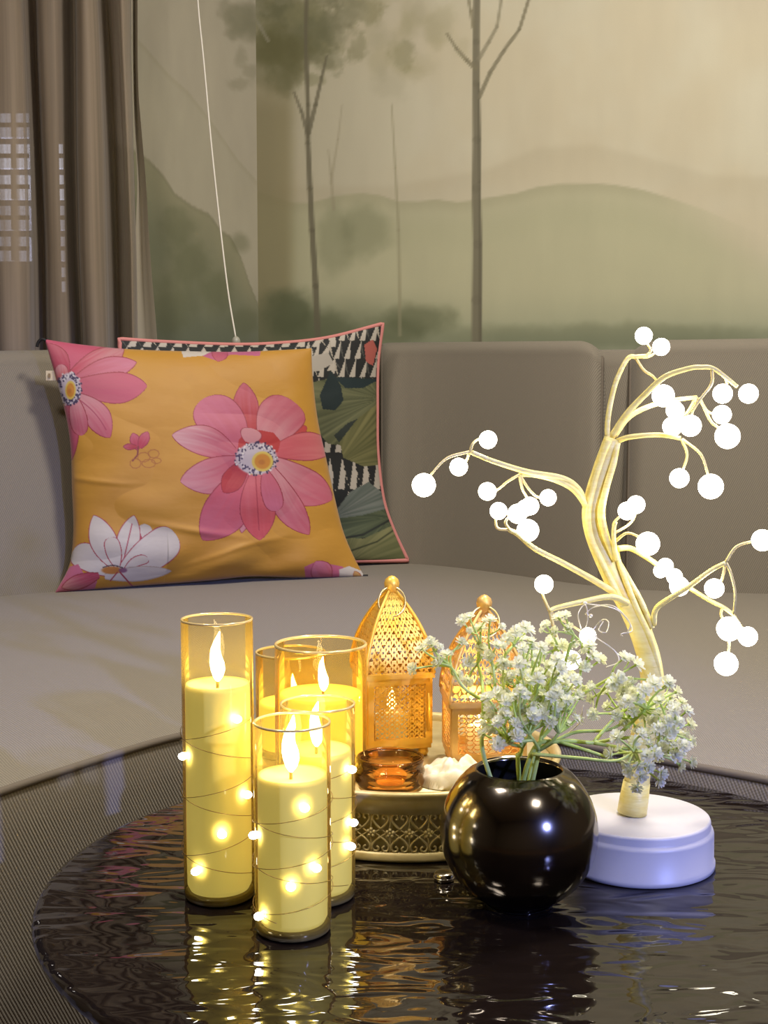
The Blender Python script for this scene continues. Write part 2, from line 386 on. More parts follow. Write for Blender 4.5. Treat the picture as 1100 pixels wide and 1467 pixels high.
# ---- curtain
curt_m = mat('curtain_fabric'); nt = curt_m.node_tree; b = bsdf(curt_m)
b.inputs['Base Color'].default_value = S(158, 142, 122); b.inputs['Roughness'].default_value = 0.7; b.inputs['Sheen Weight'].default_value = 0.3
tl = nt.nodes.new('ShaderNodeBsdfTranslucent'); tl.inputs[0].default_value = S(150, 132, 112)
m1 = nt.nodes.new('ShaderNodeMixShader'); m1.inputs[0].default_value = 0.25
tr = nt.nodes.new('ShaderNodeBsdfTransparent'); m2 = nt.nodes.new('ShaderNodeMixShader')
tc = nt.nodes.new('ShaderNodeTexCoord'); mp = nt.nodes.new('ShaderNodeMapping'); mp.inputs['Scale'].default_value = (90, 90, 1.2)
ns = nt.nodes.new('ShaderNodeTexNoise'); ns.inputs['Scale'].default_value = 1.0; rp = nt.nodes.new('ShaderNodeMapRange')
rp.inputs[1].default_value = 0.35; rp.inputs[2].default_value = 0.75; rp.inputs[3].default_value = 0.02; rp.inputs[4].default_value = 0.30
nt.links.new(tc.outputs['Object'], mp.inputs[0]); nt.links.new(mp.outputs[0], ns.inputs['Vector']); nt.links.new(ns.outputs['Fac'], rp.inputs[0])
nt.links.new(b.outputs[0], m1.inputs[1]); nt.links.new(tl.outputs[0], m1.inputs[2])
nt.links.new(rp.outputs[0], m2.inputs[0]); nt.links.new(m1.outputs[0], m2.inputs[1]); nt.links.new(tr.outputs[0], m2.inputs[2])
nt.links.new(m2.outputs[0], nt.nodes['Material Output'].inputs[0])
lining_m = pmat('curtain_lining_fabric', S(176, 168, 148), 0.8); noise_bump(lining_m, 500, 0.1, 0.0005)
# columns: x at the top of the frame, x at the sofa top, distance proud (-) or back (+) of the curtain line
folds = [(-330, -330, .05), (-300, -300, -.07), (-262, -260, .03), (-225, -220, -.05), (-180, -172, .035), (-140, -130, -.05), (-95, -82, .03), (-70, -50, -.055), (-30, -14, .04), (-10, 2, -.06), (26, 40, -.07), (36, 50, .02), (52, 62, .06), (60, 70, .0),
         (84, 96, -.015), (104, 119, .05), (108, 122, -.05), (120, 138, -.085), (136, 156, -.06), (140, 161, .03), (152, 170, .07), (160, 178, .03), (176, 188, -.03), (187, 193, .0), (190.5, 195, .05)]
def wall_line_y(px, off):   # point of the curtain line seen at this column (0.16 m in front of the left wall)
    q = CORNER - ln*0.13; d = ray(px, 250); k = d.x/d.y
    t = (k*q.y - q.x)/(ld.x - k*ld.y); return q.y + ld.y*t + off
cp = catmull([(a, b2, o) for a, b2, o in folds], 7)
zs = [0.03, 0.5, 0.9, 1.1, 1.3, 1.5, 1.7, 2.0, 2.3, 2.455]; V = []
for z in zs:
    for (a, b2, o) in cp:
        Y = wall_line_y(0.5*(a+b2), o); top = ony(a, 0, Y); bot = ony(b2, 490, Y)
        k = (z - bot.z)/(top.z - bot.z); k = min(max(k, -0.5), 1.5)
        wob = 0.004*math.sin(z*5 + a*0.05)
        V.append((bot.x + (top.x-bot.x)*k + wob, Y + wob, z))
crt = empty('window_curtain', (-0.7, 2.68, 0.03), 'taupe sheer curtain hanging in deep folds at the window', 'curtain')
mesh('curtain_panel', V, grid_faces(len(cp), len(zs)), curt_m, crt)
V = []; hem = [(-400, 190, 197), (0, 190, 197), (120, 191, 198), (190, 193, 203), (260, 196.5, 209), (330, 194, 213), (400, 192.5, 218), (470, 194, 224), (540, 196, 228), (700, 196, 232), (1000, 196, 234)]
hemc = catmull(hem, 5)
for (y, a, b2) in hemc:
    for k in range(5):
        px = a + (b2-a)*k/4; V.append(tuple(ony(px, y, wall_line_y(200, 0.03 + 0.015*math.sin(k*1.2)))))
mesh('curtain_lining', V, grid_faces(5, len(hemc)), lining_m, crt)
V, f = tube([wl(WIN0-0.1, -0.13, 2.47), wl(WIN1+0.15, -0.13, 2.47)], 0.012, 10)
rod = empty('curtain_rod', wl(WIN0-0.1, -0.13, 2.47), 'brown metal curtain rod above the taupe curtain', 'curtain rod')
rod_m = pmat('rod_metal', S(80, 66, 52), 0.35, 0.8); noise_bump(rod_m, 60, 0.02)
mesh('rod', V, f, rod_m, rod)
for s in (WIN0-0.1, WIN1+0.15):
    V, f = ball(wl(s, -0.13, 2.47), 0.022); mesh('finial', V, f, rod_m, rod)
    V, f = tube([wl(s + (0.06 if s < 1 else -0.06), -0.13, 2.47), wl(s + (0.06 if s < 1 else -0.06), 0.0, 2.47)], 0.007, 8); mesh('bracket', V, f, rod_m, rod)

# ---- white cord with a bead at its end
cord_m = pmat('white_cord', S(236, 232, 220), 0.6); noise_bump(cord_m, 900, 0.2, 0.0003)
bead_m = pmat('grey_bead', S(168, 166, 152), 0.4); noise_bump(bead_m, 200, 0.05)
CY = 2.86
pts = [ony(x, y, CY - 0.10*k/6) for k, (x, y) in enumerate(((276, -110), (284, 10), (292, 90), (303, 210), (316, 330), (327, 420), (338, 486)))]
cd = empty('blind_cord', pts[-1], 'thin white pull cord with grey bead hanging in front of mural', 'cord')
V, f = tube(catmull(pts, 8), 0.0019, 6); mesh('cord', V, f, cord_m, cd)
V, f = ball(pts[-1] + Vector((0, 0, -0.006)), 0.0095, 14, 10, 1.3); mesh('bead', V, f, bead_m, cd)
V, f = lathe([(.004, 0), (.010, 0.004), (.010, .012), (.002, .022)], pts[0] - Vector((0, 0, 0.0)), 12); mesh('cord_anchor', V, f, bead_m, cd)

# ================================================================== SOFA
SEAT = 0.42
sofa_m = mat('ribbed_upholstery'); nt = sofa_m.node_tree; N = nt.nodes; L = nt.links; b = bsdf(sofa_m)
b.inputs['Roughness'].default_value = 0.85; b.inputs['Sheen Weight'].default_value = 0.15
uv = N.new('ShaderNodeUVMap'); mp = N.new('ShaderNodeMapping'); mp.inputs['Rotation'].default_value = (0, 0, math.radians(28))
wv = N.new('ShaderNodeTexWave'); wv.inputs['Scale'].default_value = 95; wv.inputs['Distortion'].default_value = 0.6; wv.inputs['Detail'].default_value = 1.0; wv.inputs['Detail Scale'].default_value = 3
wv2 = N.new('ShaderNodeTexWave'); wv2.bands_direction = 'Y'; wv2.inputs['Scale'].default_value = 125; wv2.inputs['Distortion'].default_value = 0.8
ns = N.new('ShaderNodeTexNoise'); ns.inputs['Scale'].default_value = 6; ns.inputs['Detail'].default_value = 4
mul = N.new('ShaderNodeMath'); mul.operation = 'MULTIPLY_ADD'; mul.inputs[1].default_value = 0.35
rp = N.new('ShaderNodeValToRGB'); rp.color_ramp.elements[0].color = S(111, 104, 90); rp.color_ramp.elements[1].color = S(134, 126, 110)
rp.color_ramp.elements[0].position = 0.1; rp.color_ramp.elements[1].position = 1.0
bp = N.new('ShaderNodeBump'); bp.inputs['Strength'].default_value = 0.4; bp.inputs['Distance'].default_value = 0.0011
L.new(uv.outputs[0], mp.inputs[0]); L.new(mp.outputs[0], wv.inputs['Vector']); L.new(mp.outputs[0], wv2.inputs['Vector']); L.new(uv.outputs[0], ns.inputs['Vector'])
L.new(wv2.outputs['Fac'], mul.inputs[0]); L.new(wv.outputs['Fac'], mul.inputs[2]); L.new(mul.outputs[0], rp.inputs[0]); L.new(mul.outputs[0], bp.inputs['Height'])
L.new(rp.outputs[0], b.inputs['Base Color']); L.new(bp.outputs[0], b.inputs['Normal'])

crease = [(-520, 905), (-300, 884), (-150, 870), (0, 855), (80, 848), (200, 838), (320, 826), (430, 813), (510, 807), (560, 806), (602, 808), (678, 816), (747, 826), (816, 836), (871, 843), (960, 848), (1050, 850), (1150, 853), (1300, 859), (1650, 880)]
front = [(-520, 1330), (-300, 1250), (-150, 1190), (0, 1135), (100, 1102), (200, 1070), (265, 1052), (350, 1038), (450, 1030), (560, 1030), (680, 1040), (760, 1054), (820, 1067), (900, 1081), (983, 1097), (1100, 1118), (1250, 1152), (1420, 1200), (1650, 1280)]
topy = [(-520, 512), (-150, 506), (0, 502), (300, 497), (550, 490), (880, 487), (1100, 484), (1300, 480), (1650, 470)]
def smooth_interp(tab, x):
    xs = np.array([t[0] for t in tab], float); ys = np.array([t[1] for t in tab], float)
    o = np.interp(x, xs, ys)
    for d in (-24, 24, -48, 48): o = o + np.interp(np.asarray(x) + d, xs, ys)
    return o/5
XS = np.arange(-520, 1651, 10.0)
CR = [onz(x, y, SEAT) for x, y in zip(XS, smooth_interp(crease, XS))]
FR = [onz(x, y, SEAT) for x, y in zip(XS, smooth_interp(front, XS))]
def arclen(P):
    s = [0.0]
    for a, c in zip(P[:-1], P[1:]): s.append(s[-1] + (c-a).length)
    return s
sC = arclen(CR); sF = arclen(FR)
sofa = empty('curved_sofa', (0, 1.6, 0), 'large curved taupe upholstered sofa along the mural wall', 'sofa')
def strip(rows, uvrows, name, parent=sofa, m=sofa_m):
    V = [p for r in rows for p in r]; U = [q for r in uvrows for q in r]
    return mesh(name, V, grid_faces(len(rows[0]), len(rows)), m, parent, uvs=U)
# seat cushion: from behind the backrest to the piped front edge
rows = []; uvr = []
for k in range(-3, 31):
    t = k/30.0; r = []; u = []
    for i in range(len(XS)):
        p = CR[i].lerp(FR[i], t); z = SEAT + 0.010*math.sin(math.pi*min(max(t, 0), 1))**0.7
        if t > 0.93: z = SEAT - 0.0*(t-0.93)
        r.append((p.x, p.y, z)); u.append((0.5*(sC[i]+sF[i])*(1-t)*1.0 + (0.5*(sC[i]+sF[i]))*t, t*0.95))
    rows.append(r); uvr.append(u)
strip(rows, uvr, 'seat_cushion')
rows = []; uvr = []
for k, (sc, z) in enumerate(((1.0, SEAT), (0.997, SEAT-0.012), (0.994, SEAT-0.04), (0.993, SEAT-0.10), (0.993, SEAT-0.2), (0.994, SEAT-0.30), (0.998, SEAT-0.345), (1.004, SEAT-0.36), (1.06, SEAT-0.362))):
    rows.append([(FR[i].x*sc, FR[i].y*sc, z) for i in range(len(XS))]); uvr.append([(sF[i], 0.95 + (SEAT - z)) for i in range(len(XS))])
strip(rows, uvr, 'front_panel')
pip_m = pmat('sofa_piping', S(104, 95, 82), 0.85); noise_bump(pip_m, 700, 0.3, 0.0006)
V, f = tube([(p.x, p.y, SEAT+0.0005) for p in FR], 0.0042, 8); mesh('piping', V, f, pip_m, sofa)
plin_m = pmat('sofa_plinth', S(44, 36, 30), 0.6); noise_bump(plin_m, 60, 0.05)
rows = [[(FR[i].x*s, FR[i].y*s, z) for i in range(len(XS))] for s, z in ((1.05, 0.08), (1.05, 0.0), (1.3, 0.0))]
strip(rows, [[(0, 0)]*len(XS)]*3, 'plinth', m=plin_m)
# backrest pads
LEAN, TH = 0.13, 0.12
def back_pad(x0, x1, name):
    xs = np.unique(np.r_[np.linspace(x0, x0+70, 22), np.arange(x0+70, x1-70, 12.0), np.linspace(x1-70, x1, 22)])
    C = [onz(x, y, SEAT) for x, y in zip(xs, smooth_interp(crease, xs))]; ty = smooth_interp(topy, xs); s = arclen(C); Ls = s[-1]
    prof = []   # (height share, offset toward the back in metres, extra height)
    for k in range(26):
        h = k/25; prof.append((h, LEAN*h - 0.008*math.sin(math.pi*h)**0.8, 0, 0))
    for k in range(1, 13):
        a = math.pi*k/12; prof.append((1.0, LEAN + 0.5*TH*(1-math.cos(a)), 0, math.sin(a)))
    prof.append((0.5, LEAN+TH, 0, 0)); prof.append((0.0, LEAN+TH, 0, 0))
    rows = []; uvr = []; vv = 0
    for j, (h, off, _, tp) in enumerate(prof):
        r = []; u = []
        for i, x in enumerate(xs):
            d = min(s[i], Ls-s[i]) if True else 0
            e = math.sqrt(max(0.0, 1-(1-min(d/0.04, 1))**2)); rcr = 0.07 if x0 > 800 or (x1 < 1000 and s[i] > Ls*.5) else 0.03; rc = rcr*(1-math.sqrt(max(0.0, 1-(1-min(d/rcr, 1))**2)))
            Y = C[i].y*(1 + (LEAN+0.035)/C[i].length); ztop = ony(x, ty[i], Y).z - 0.030
            z = (SEAT-0.03) + (ztop - rc - SEAT + 0.03)*h + 0.030*tp
            o = off + (0.075*(1-e) if off < LEAN + 0.5*TH else 0)
            k = 1 + o/C[i].length
            r.append((C[i].x*k, C[i].y*k, z)); u.append((s[i] + x0*0.001, j*0.018))
        rows.append(r); uvr.append(u)
    o = strip(rows, uvr, name)
    # piping along the pad's upright ends
    for i, sgn in ((3, 1), (len(xs)-4, -1)):
        pts = [rows[j][i] for j in range(0, 30)]
        V, f = tube(pts, 0.0035, 6); mesh('piping', V, f, pip_m, sofa)
    return o
back_pad(-520, 532, 'backrest_pad'); back_pad(537, 868, 'backrest_pad'); back_pad(888, 1650, 'backrest_pad')
rows = []; ty = smooth_interp(topy, XS)
for (h, off) in ((0, 0.085), (0.5, 0.12), (0.9, 0.155), (0.96, 0.17), (0.97, 0.21), (0.9, 0.245), (0.0, 0.245)):
    r = []
    for i, x in enumerate(XS):
        k = 1 + off/CR[i].length; zt = ony(x, ty[i], CR[i].y*1.05).z
        r.append((CR[i].x*k, CR[i].y*k, (0.05 if off > .2 and h == 0 else SEAT-0.05) + (zt - SEAT + 0.05)*h if not (off > .2 and h == 0) else 0.05))
    rows.append(r)
strip(rows, [[(sC[i], j*0.1) for i in range(len(XS))] for j in range(len(rows))], 'back_shell')

# ================================================================== COFFEE TABLE
TZ = 0.41; TX, TY, TA, TB = 0.083, 0.9676, 0.3436, 0.325
glass_m = mat('rippled_smoked_glass'); nt = glass_m.node_tree; N = nt.nodes; L = nt.links; b = bsdf(glass_m)
b.inputs['Base Color'].default_value = S(22, 16, 13); b.inputs['Roughness'].default_value = 0.035; b.inputs['IOR'].default_value = 1.6
tc = N.new('ShaderNodeTexCoord'); mp = N.new('ShaderNodeMapping'); mp.inputs['Scale'].default_value = (1.0, 2.3, 1.0); mp.inputs['Rotation'].default_value = (0, 0, math.radians(6))
n1 = N.new('ShaderNodeTexNoise'); n1.inputs['Scale'].default_value = 19; n1.inputs['Detail'].default_value = 1.2; n1.inputs['Distortion'].default_value = 0.7
n2 = N.new('ShaderNodeTexNoise'); n2.inputs['Scale'].default_value = 42; n2.inputs['Detail'].default_value = 0.5
ad = N.new('ShaderNodeMath'); ad.operation = 'MULTIPLY_ADD'; ad.inputs[1].default_value = 0.10
bp = N.new('ShaderNodeBump'); bp.inputs['Strength'].default_value = 0.36; bp.inputs['Distance'].default_value = 0.0085
L.new(tc.outputs['Object'], mp.inputs[0]); L.new(mp.outputs[0], n1.inputs['Vector']); L.new(mp.outputs[0], n2.inputs['Vector'])
L.new(n2.outputs['Fac'], ad.inputs[0]); L.new(n1.outputs['Fac'], ad.inputs[2]); L.new(ad.outputs[0], bp.inputs['Height']); L.new(bp.outputs[0], b.inputs['Normal'])
table = empty('coffee_table', (TX, TY, 0), 'round coffee table with dark rippled smoked glass top', 'table')
prof = [(0.0, -0.014), (0.6, -0.014), (0.955, -0.014), (0.975, -0.0125), (0.988, -0.0085), (0.991, -0.004), (0.984, -0.0012), (0.97, 0.0), (0.8, 0), (0.5, 0), (0.0, 0)]
V = []; n = 160
for r, z in prof:
    for i in range(n):
        a = 2*math.pi*i/n; V.append((TX + TA*1.01*max(r, 1e-4)*math.cos(a), TY + TB*1.01*max(r, 1e-4)*math.sin(a), TZ + z))
mesh('table_top', V, grid_faces(n, len(prof), True), glass_m, table)
ped_m = pmat('dark_bronze_metal', S(58, 46, 38), 0.35, 0.8); noise_bump(ped_m, 40, 0.05)
V, f = lathe([(.20, 0), (.20, .012), (.19, .02), (.07, .03), (.055, .06), (.05, .3), (.06, .36), (.17, .385), (.17, .3955)], (TX, TY, 0), 64); mesh('pedestal', V, f, ped_m, table)

# ================================================================== CUSHIONS
def coons(T, B, Lf, R, n):
    """edge curves as lists of drawing points -> (n*n) points, u to the right, v downwards"""
    def rs(c):
        c = np.array(catmull(c, 14)); d = np.r_[0, np.cumsum(np.hypot(*np.diff(c, axis=0).T))]; d /= d[-1]
        t = np.linspace(0, 1, n); return np.c_[np.interp(t, d, c[:, 0]), np.interp(t, d, c[:, 1])]
    T, B, Lf, R = rs(T), rs(B), rs(Lf), rs(R); u = np.linspace(0, 1, n)[None, :, None]; v = np.linspace(0, 1, n)[:, None, None]
    P = (1-v)*T[None] + v*B[None] + (1-u)*Lf[:, None] + u*R[:, None] - ((1-u)*(1-v)*T[0] + u*(1-v)*T[-1] + (1-u)*v*B[0] + u*v*B[-1])
    return P
def cushion(name, edges, n, ybot, ytop, thick, label, paint, mtl, wrinkle, backcol, piping=None):
    P = coons(*edges, n); verts = []; nb = 40
    org = ony(edges[1][len(edges[1])//2][0], edges[1][len(edges[1])//2][1], 0.5*(ybot[0]+ybot[1]))
    root = empty(name, org, label, 'cushion', 'sofa cushions')
    def surf(P, side):
        out = []; m = P.shape[0]
        for j in range(m):
            v = j/(m-1)
            for i in range(m):
                u = i/(m-1); yb = ybot[0] + (ybot[1]-ybot[0])*u; yt = ytop[0] + (ytop[1]-ytop[0])*u; Y = yt + (yb-yt)*v
                a = 2*u-1; c = 2*v-1; k = max(0.0, (1-a*a)*(1-c*c))**0.42
                q = ony(P[j, i, 0], P[j, i, 1], Y); d = (q - Vector((0, 0, ZC))).normalized()
                wr = wrinkle(u, v)*k if side < 0 else 0
                off = -(thick*k + wr) if side < 0 else thick*0.4*k
                if side > 0: off = min(off, 0.10)
                out.append(tuple(q + d*off))
        return out
    F1 = surf(P, -1); idx = np.linspace(0, n-1, nb).round().astype(int); F2 = surf(P[np.ix_(idx, idx)], 1)
    V = F1 + F2; fs = grid_faces(n, n, flip=True) + grid_faces(nb, nb, off=n*n)
    o = mesh('cover', V, fs, mtl, root)
    pt = paint(P.reshape(-1, 2)); pt.C *= 0.80; full = Paint(np.zeros((len(V), 2)), backcol); full.C[:n*n] = pt.C; full.store(o.data)
    if piping:
        ring = [F1[i] for i in range(0, n, 3)] + [F1[i*n + n-1] for i in range(0, n, 3)] + [F1[(n-1)*n + i] for i in range(n-1, -1, -3)] + [F1[i*n] for i in range(n-1, -1, -3)]
        rr = [ring[0]]
        for q in ring[1:]:
            if (Vector(q)-Vector(rr[-1])).length > 1e-4: rr.append(q)
        V, f = tube(rr[:-1], 0.0048, 8, closed=True); mesh('piping', V, f, piping, root)
    return root
def paint_lotus(P):
    c = Paint(P, (226, 164, 44)); q = c.P
    c.mix(0.35*ss(0.4, 0.75, fbm(q*0.012, 2)), (214, 150, 40)); c.mix(0.25*ss(0.5, 0.8, fbm(q*0.02, 6)), (236, 180, 70))
    PK, PL, RD, ED = (216, 104, 122), (230, 156, 160), (204, 62, 66), (168, 48, 62)
    # large lotus, back petals first
    c.petal((372, 640), (440, 612), 20, (204, 60, 60), (216, 74, 70), ED, seed=3)
    c.petal((356, 628), (349, 548), 19, RD, PK, ED, seed=4); c.petal((360, 690), (346, 764), 12, PK, PL, ED, seed=5)
    c.petal((345, 655), (290, 572), 33, PK, (226, 120, 146), ED, 0.62, 0.06, sharp=0.5, seed=6)
    c.petal((378, 632), (424, 578), 33, PL, PK, ED, 0.6, -0.08, sharp=0.45, seed=7)
    c.petal((336, 650), (246, 623), 22, PK, (240, 180, 180), ED, 0.5, 0.06, seed=8)
    c.petal((392, 646), (482, 642), 21, (222, 96, 104), (236, 130, 130), ED, 0.55, -0.05, seed=9)
    c.petal((345, 662), (258, 690), 26, PK, PL, ED, 0.5, -0.07, seed=10)
    c.petal((352, 676), (290, 774), 32, (226, 96, 112), PK, ED, 0.55, -0.05, seed=11)
    c.petal((388, 662), (476, 716), 27, PL, (224, 110, 128), ED, 0.6, 0.05, seed=12)
    c.petal((388, 674), (443, 766), 21, PL, PK, ED, 0.55, 0.05, seed=13)
    c.petal((352, 662), (320, 706), 16, (192, 44, 52), (206, 60, 62), (160, 36, 50), 0.6, seed=14)
    c.petal((366, 680), (372, 774), 26, (230, 112, 120), (222, 84, 90), ED, 0.55, 0.0, (180, 52, 66), seed=15)
    c.petal((380, 676), (396, 732), 15, PK, (226, 120, 146), ED, 0.6, 0.0, sharp=0.45, seed=16)
    c.poly([(340, 648), (342, 630), (354, 618), (372, 616), (392, 620), (402, 632), (398, 648)], (204, 52, 50))
    c.petal((356, 634), (362, 614), 16, PL, PL, ED, 0.6, sharp=.5, seed=17)
    def centre(cx, cy, rx, ry, ex, ey, er):
        c.blob((cx, cy), rx, ry, (214, 200, 206), 1, 0.12)
        rnd = random.Random(int(cx))
        for k in range(150):
            a = rnd.uniform(0, 6.28); r = rnd.uniform(.62, 1.02); c.blob((cx+rx*r*math.cos(a), cy+ry*r*math.sin(a)), 1.5, 1.7, rnd.choice([(58, 44, 84), (58, 44, 84), (240, 234, 230)]), .95, .4)
        c.blob((ex, ey), er[0], er[1], (236, 206, 90), 1, 0.12); c.blob((ex, ey), er[0]*.76, er[1]*.78, (222, 146, 34), 1, 0.2); c.blob((ex-1, ey+1), er[0]*.35, er[1]*.3, (200, 120, 30), .8, .5)
    centre(367, 657, 31, 24, 376, 661, (16, 15))
    # lotus cut by the upper corner
    c.poly([(58, 480), (110, 486), (176, 502), (150, 520), (120, 534), (96, 560), (70, 520)], (222, 92, 122))
    c.petal((98, 545), (178, 500), 20, (214, 70, 96), PL, ED, 0.55, seed=21); c.petal((92, 545), (68, 492), 20, (206, 62, 90), PK, ED, seed=20)
    c.petal((108, 545), (196, 519), 17, PK, (232, 136, 160), ED, 0.55, -0.03, seed=22); c.petal((108, 552), (211, 553), 23, PK, (222, 96, 124), ED, 0.6, 0.03, seed=23)
    c.petal((104, 566), (158, 627), 19, PL, PK, ED, 0.6, -0.08, (180, 60, 90), seed=24)
    c.petal((100, 575), (102, 660), 15, PK, (214, 84, 110), ED, 0.4, 0.02, seed=25); c.petal((106, 568), (117, 624), 13, PL, PK, ED, 0.6, sharp=.5, seed=26)
    c.petal((92, 550), (86, 522), 10, (222, 90, 90), PL, ED, 0.6, sharp=.5, seed=27)
    centre(99, 557, 18, 24, 101, 559, (8, 14))
    # bud with line sketch
    c.petal((198, 644), (190, 620), 8, (206, 60, 80), PK, ED, seed=31); c.petal((200, 642), (212, 618), 8, (206, 60, 80), PK, ED, seed=32); c.petal((196, 640), (176, 640), 5, RD, PK, ED, seed=33)
    c.line([(198, 640), (197, 652), (190, 660)], 2.2, (150, 60, 50), 1.0); 
    for (x, y, rx, ry) in ((206, 655, 9, 7), (220, 650, 8, 6), (213, 664, 10, 6), (194, 664, 8, 7), (224, 660, 7, 4)):
        c.line([(x+rx*math.cos(a*0.7), y+ry*math.sin(a*0.7)) for a in range(10)], 1.3, (190, 112, 36), 1, .8)
    # white lotus
    WH, CRM, WE = (236, 226, 210), (246, 238, 226), (186, 52, 72)
    c.petal((160, 820), (104, 790), 20, CRM, WH, WE, 0.6, 0.05, sharp=.4, streak=.1, seed=41)
    c.petal((172, 816), (134, 738), 20, CRM, WH, WE, 0.55, -0.04, streak=.1, seed=42); c.petal((188, 800), (212, 752), 12, CRM, WH, (220, 200, 180), sharp=.4, streak=.1, seed=49)
    c.poly([(193, 738), (200, 760), (204, 772), (190, 790)], (204, 70, 84))
    c.petal((174, 816), (192, 738), 17, CRM, WH, WE, 0.55, 0.0, (186, 52, 72), streak=.1, seed=43)
    c.petal((176, 818), (252, 766), 26, CRM, WH, WE, 0.62, 0.02, sharp=.4, streak=.1, seed=44)
    c.petal((168, 812), (158, 770), 12, CRM, WH, WE, 0.6, sharp=.4, streak=.1, seed=45); c.petal((178, 818), (212, 800), 8, CRM, WH, WE, 0.7, -0.1, sharp=.4, streak=.1, seed=46)
    c.petal((150, 826), (246, 818), 11, CRM, WH, (210, 190, 170), 0.5, 0, streak=.1, seed=47)
    c.blob((160, 817), 16, 6, (214, 140, 60), 1, .3); c.blob((176, 817), 7, 4, (150, 90, 130), .9, .4)
    for k in range(14): c.blob((148 + k*2.1, 813 - 3*math.sin(k*.25)), 1.1, 1.3, (60, 40, 50), .9, .4)
    c.line([(172, 820), (186, 836), (192, 842)], 2, WE, 1); c.line([(168, 820), (158, 832)], 1.6, WE, 1)
    c.poly([(70, 856), (100, 812), (112, 808), (120, 822), (142, 822), (134, 850)], (224, 120, 150)); c.petal((142, 824), (88, 842), 11, (206, 70, 100), PL, ED, seed=48)
    # motifs cut by the upper and lower seams
    c.poly([(258, 490), (316, 490), (310, 508), (262, 512)], WH); c.poly([(290, 510), (318, 496), (375, 496), (372, 510), (330, 508), (314, 518)], (214, 108, 150)); c.petal((318, 494), (312, 518), 12, (200, 80, 130), PK, ED, seed=51)
    c.poly([(436, 812), (450, 806), (472, 808), (492, 812), (490, 834), (438, 834)], (220, 108, 144)); c.petal((470, 834), (452, 804), 16, PK, (228, 130, 160), ED, seed=52)
    c.poly([(486, 816), (500, 811), (524, 820), (524, 836), (486, 836)], (238, 228, 214)); c.petal((516, 836), (508, 818), 6, (214, 150, 70), (228, 180, 110), (190, 110, 60), seed=53)
    return c
def paint_palm(P):
    c = Paint(P, (34, 36, 36)); q = c.P
    # tumbling light and dark triangles
    def tris(x0, x1, y0, y1, pw, ph, slant):
        rnd = random.Random(int(x0+y0)); r = 0; y = y0
        while y < y1:
            x = x0 - (pw*0.5 if r % 2 else 0)
            while x < x1:
                s = slant*rnd.uniform(.6, 1.2)
                c.poly([(x, y+ph), (x+pw*.5+s, y), (x+pw*.62, y+ph*.55), (x+pw*.55, y+ph)], (222, 212, 196)); c.poly([(x+pw*.62, y+ph*.5), (x+pw*.5+s, y), (x+pw*.98, y+ph)], rnd.choice([(34, 36, 36), (92, 92, 86), (206, 196, 178)]))
                x += pw
            y += ph; r += 1
    tris(160, 470, 480, 520, 22, 17, 0); tris(440, 560, 462, 546, 15, 26, 3); tris(440, 490, 580, 640, 16, 34, -3); tris(450, 560, 655, 720, 17, 46, -4)
    c.poly([(522, 494), (534, 486), (540, 500), (534, 524), (524, 518)], (206, 108, 96)); c.poly([(440, 512), (470, 505), (478, 520), (460, 530), (440, 534)], (206, 198, 184))
    def leaf(poly, c1, c2, root, seed):
        i = c.inside(poly); d = q[i] - np.array(root); a = np.arctan2(d[:, 1], d[:, 0])
        st = vnoise(np.c_[a*26, np.hypot(*d.T)*0.01], seed); m = np.clip(st, 0, 1)[:, None]; c.C[i] = np.array(c1, float)*(1-m) + np.array(c2, float)*m
    leaf([(446, 548), (480, 540), (545, 543), (548, 600), (520, 640), (470, 636), (448, 610), (440, 575)], (92, 98, 66), (140, 142, 100), (545, 570), 3)
    leaf([(545, 575), (546, 665), (520, 668), (492, 656), (486, 632), (512, 600)], (98, 100, 58), (154, 150, 96), (480, 668), 4)
    c.poly([(474, 530), (488, 552), (492, 574), (480, 588), (462, 586), (458, 566), (466, 548)], (28, 48, 50)); c.poly([(478, 540), (545, 543), (520, 556), (495, 556)], (30, 52, 56)); c.poly([(512, 600), (486, 634), (478, 624), (498, 606)], (46, 56, 50))
    c.poly([(470, 706), (500, 700), (490, 740), (474, 734)], (28, 34, 36))
    leaf([(478, 736), (500, 706), (528, 690), (548, 706), (552, 735), (520, 740), (484, 744)], (96, 110, 100), (152, 158, 150), (476, 742), 5)
    leaf([(476, 744), (520, 738), (556, 728), (564, 756), (530, 770), (500, 772), (478, 764)], (60, 74, 52), (112, 122, 88), (560, 740), 6)
    leaf([(478, 768), (520, 772), (564, 752), (592, 806), (480, 815)], (104, 110, 66), (166, 164, 112), (490, 812), 7)
    c.line([(486, 772), (520, 766), (560, 744)], 3, (36, 44, 36), 1.5); c.line([(500, 790), (540, 776), (566, 758)], 2, (60, 66, 40), 1.5)
    return c
silk_m = mat('printed_silk'); attr_color(silk_m); bsdf(silk_m).inputs['Roughness'].default_value = 0.58; bsdf(silk_m).inputs['Sheen Weight'].default_value = 0.25
noise_bump(silk_m, 14, 0.25, 0.006, 3.0, (1, 1, 2.2))
cot_m = mat('printed_cotton'); attr_color(cot_m); bsdf(cot_m).inputs['Roughness'].default_value = 0.75
noise_bump(cot_m, 24, 0.25, 0.004, 3.0)
pinkp_m = pmat('pink_piping', S(206, 132, 126), 0.7); noise_bump(pinkp_m, 600, 0.2, 0.0005)
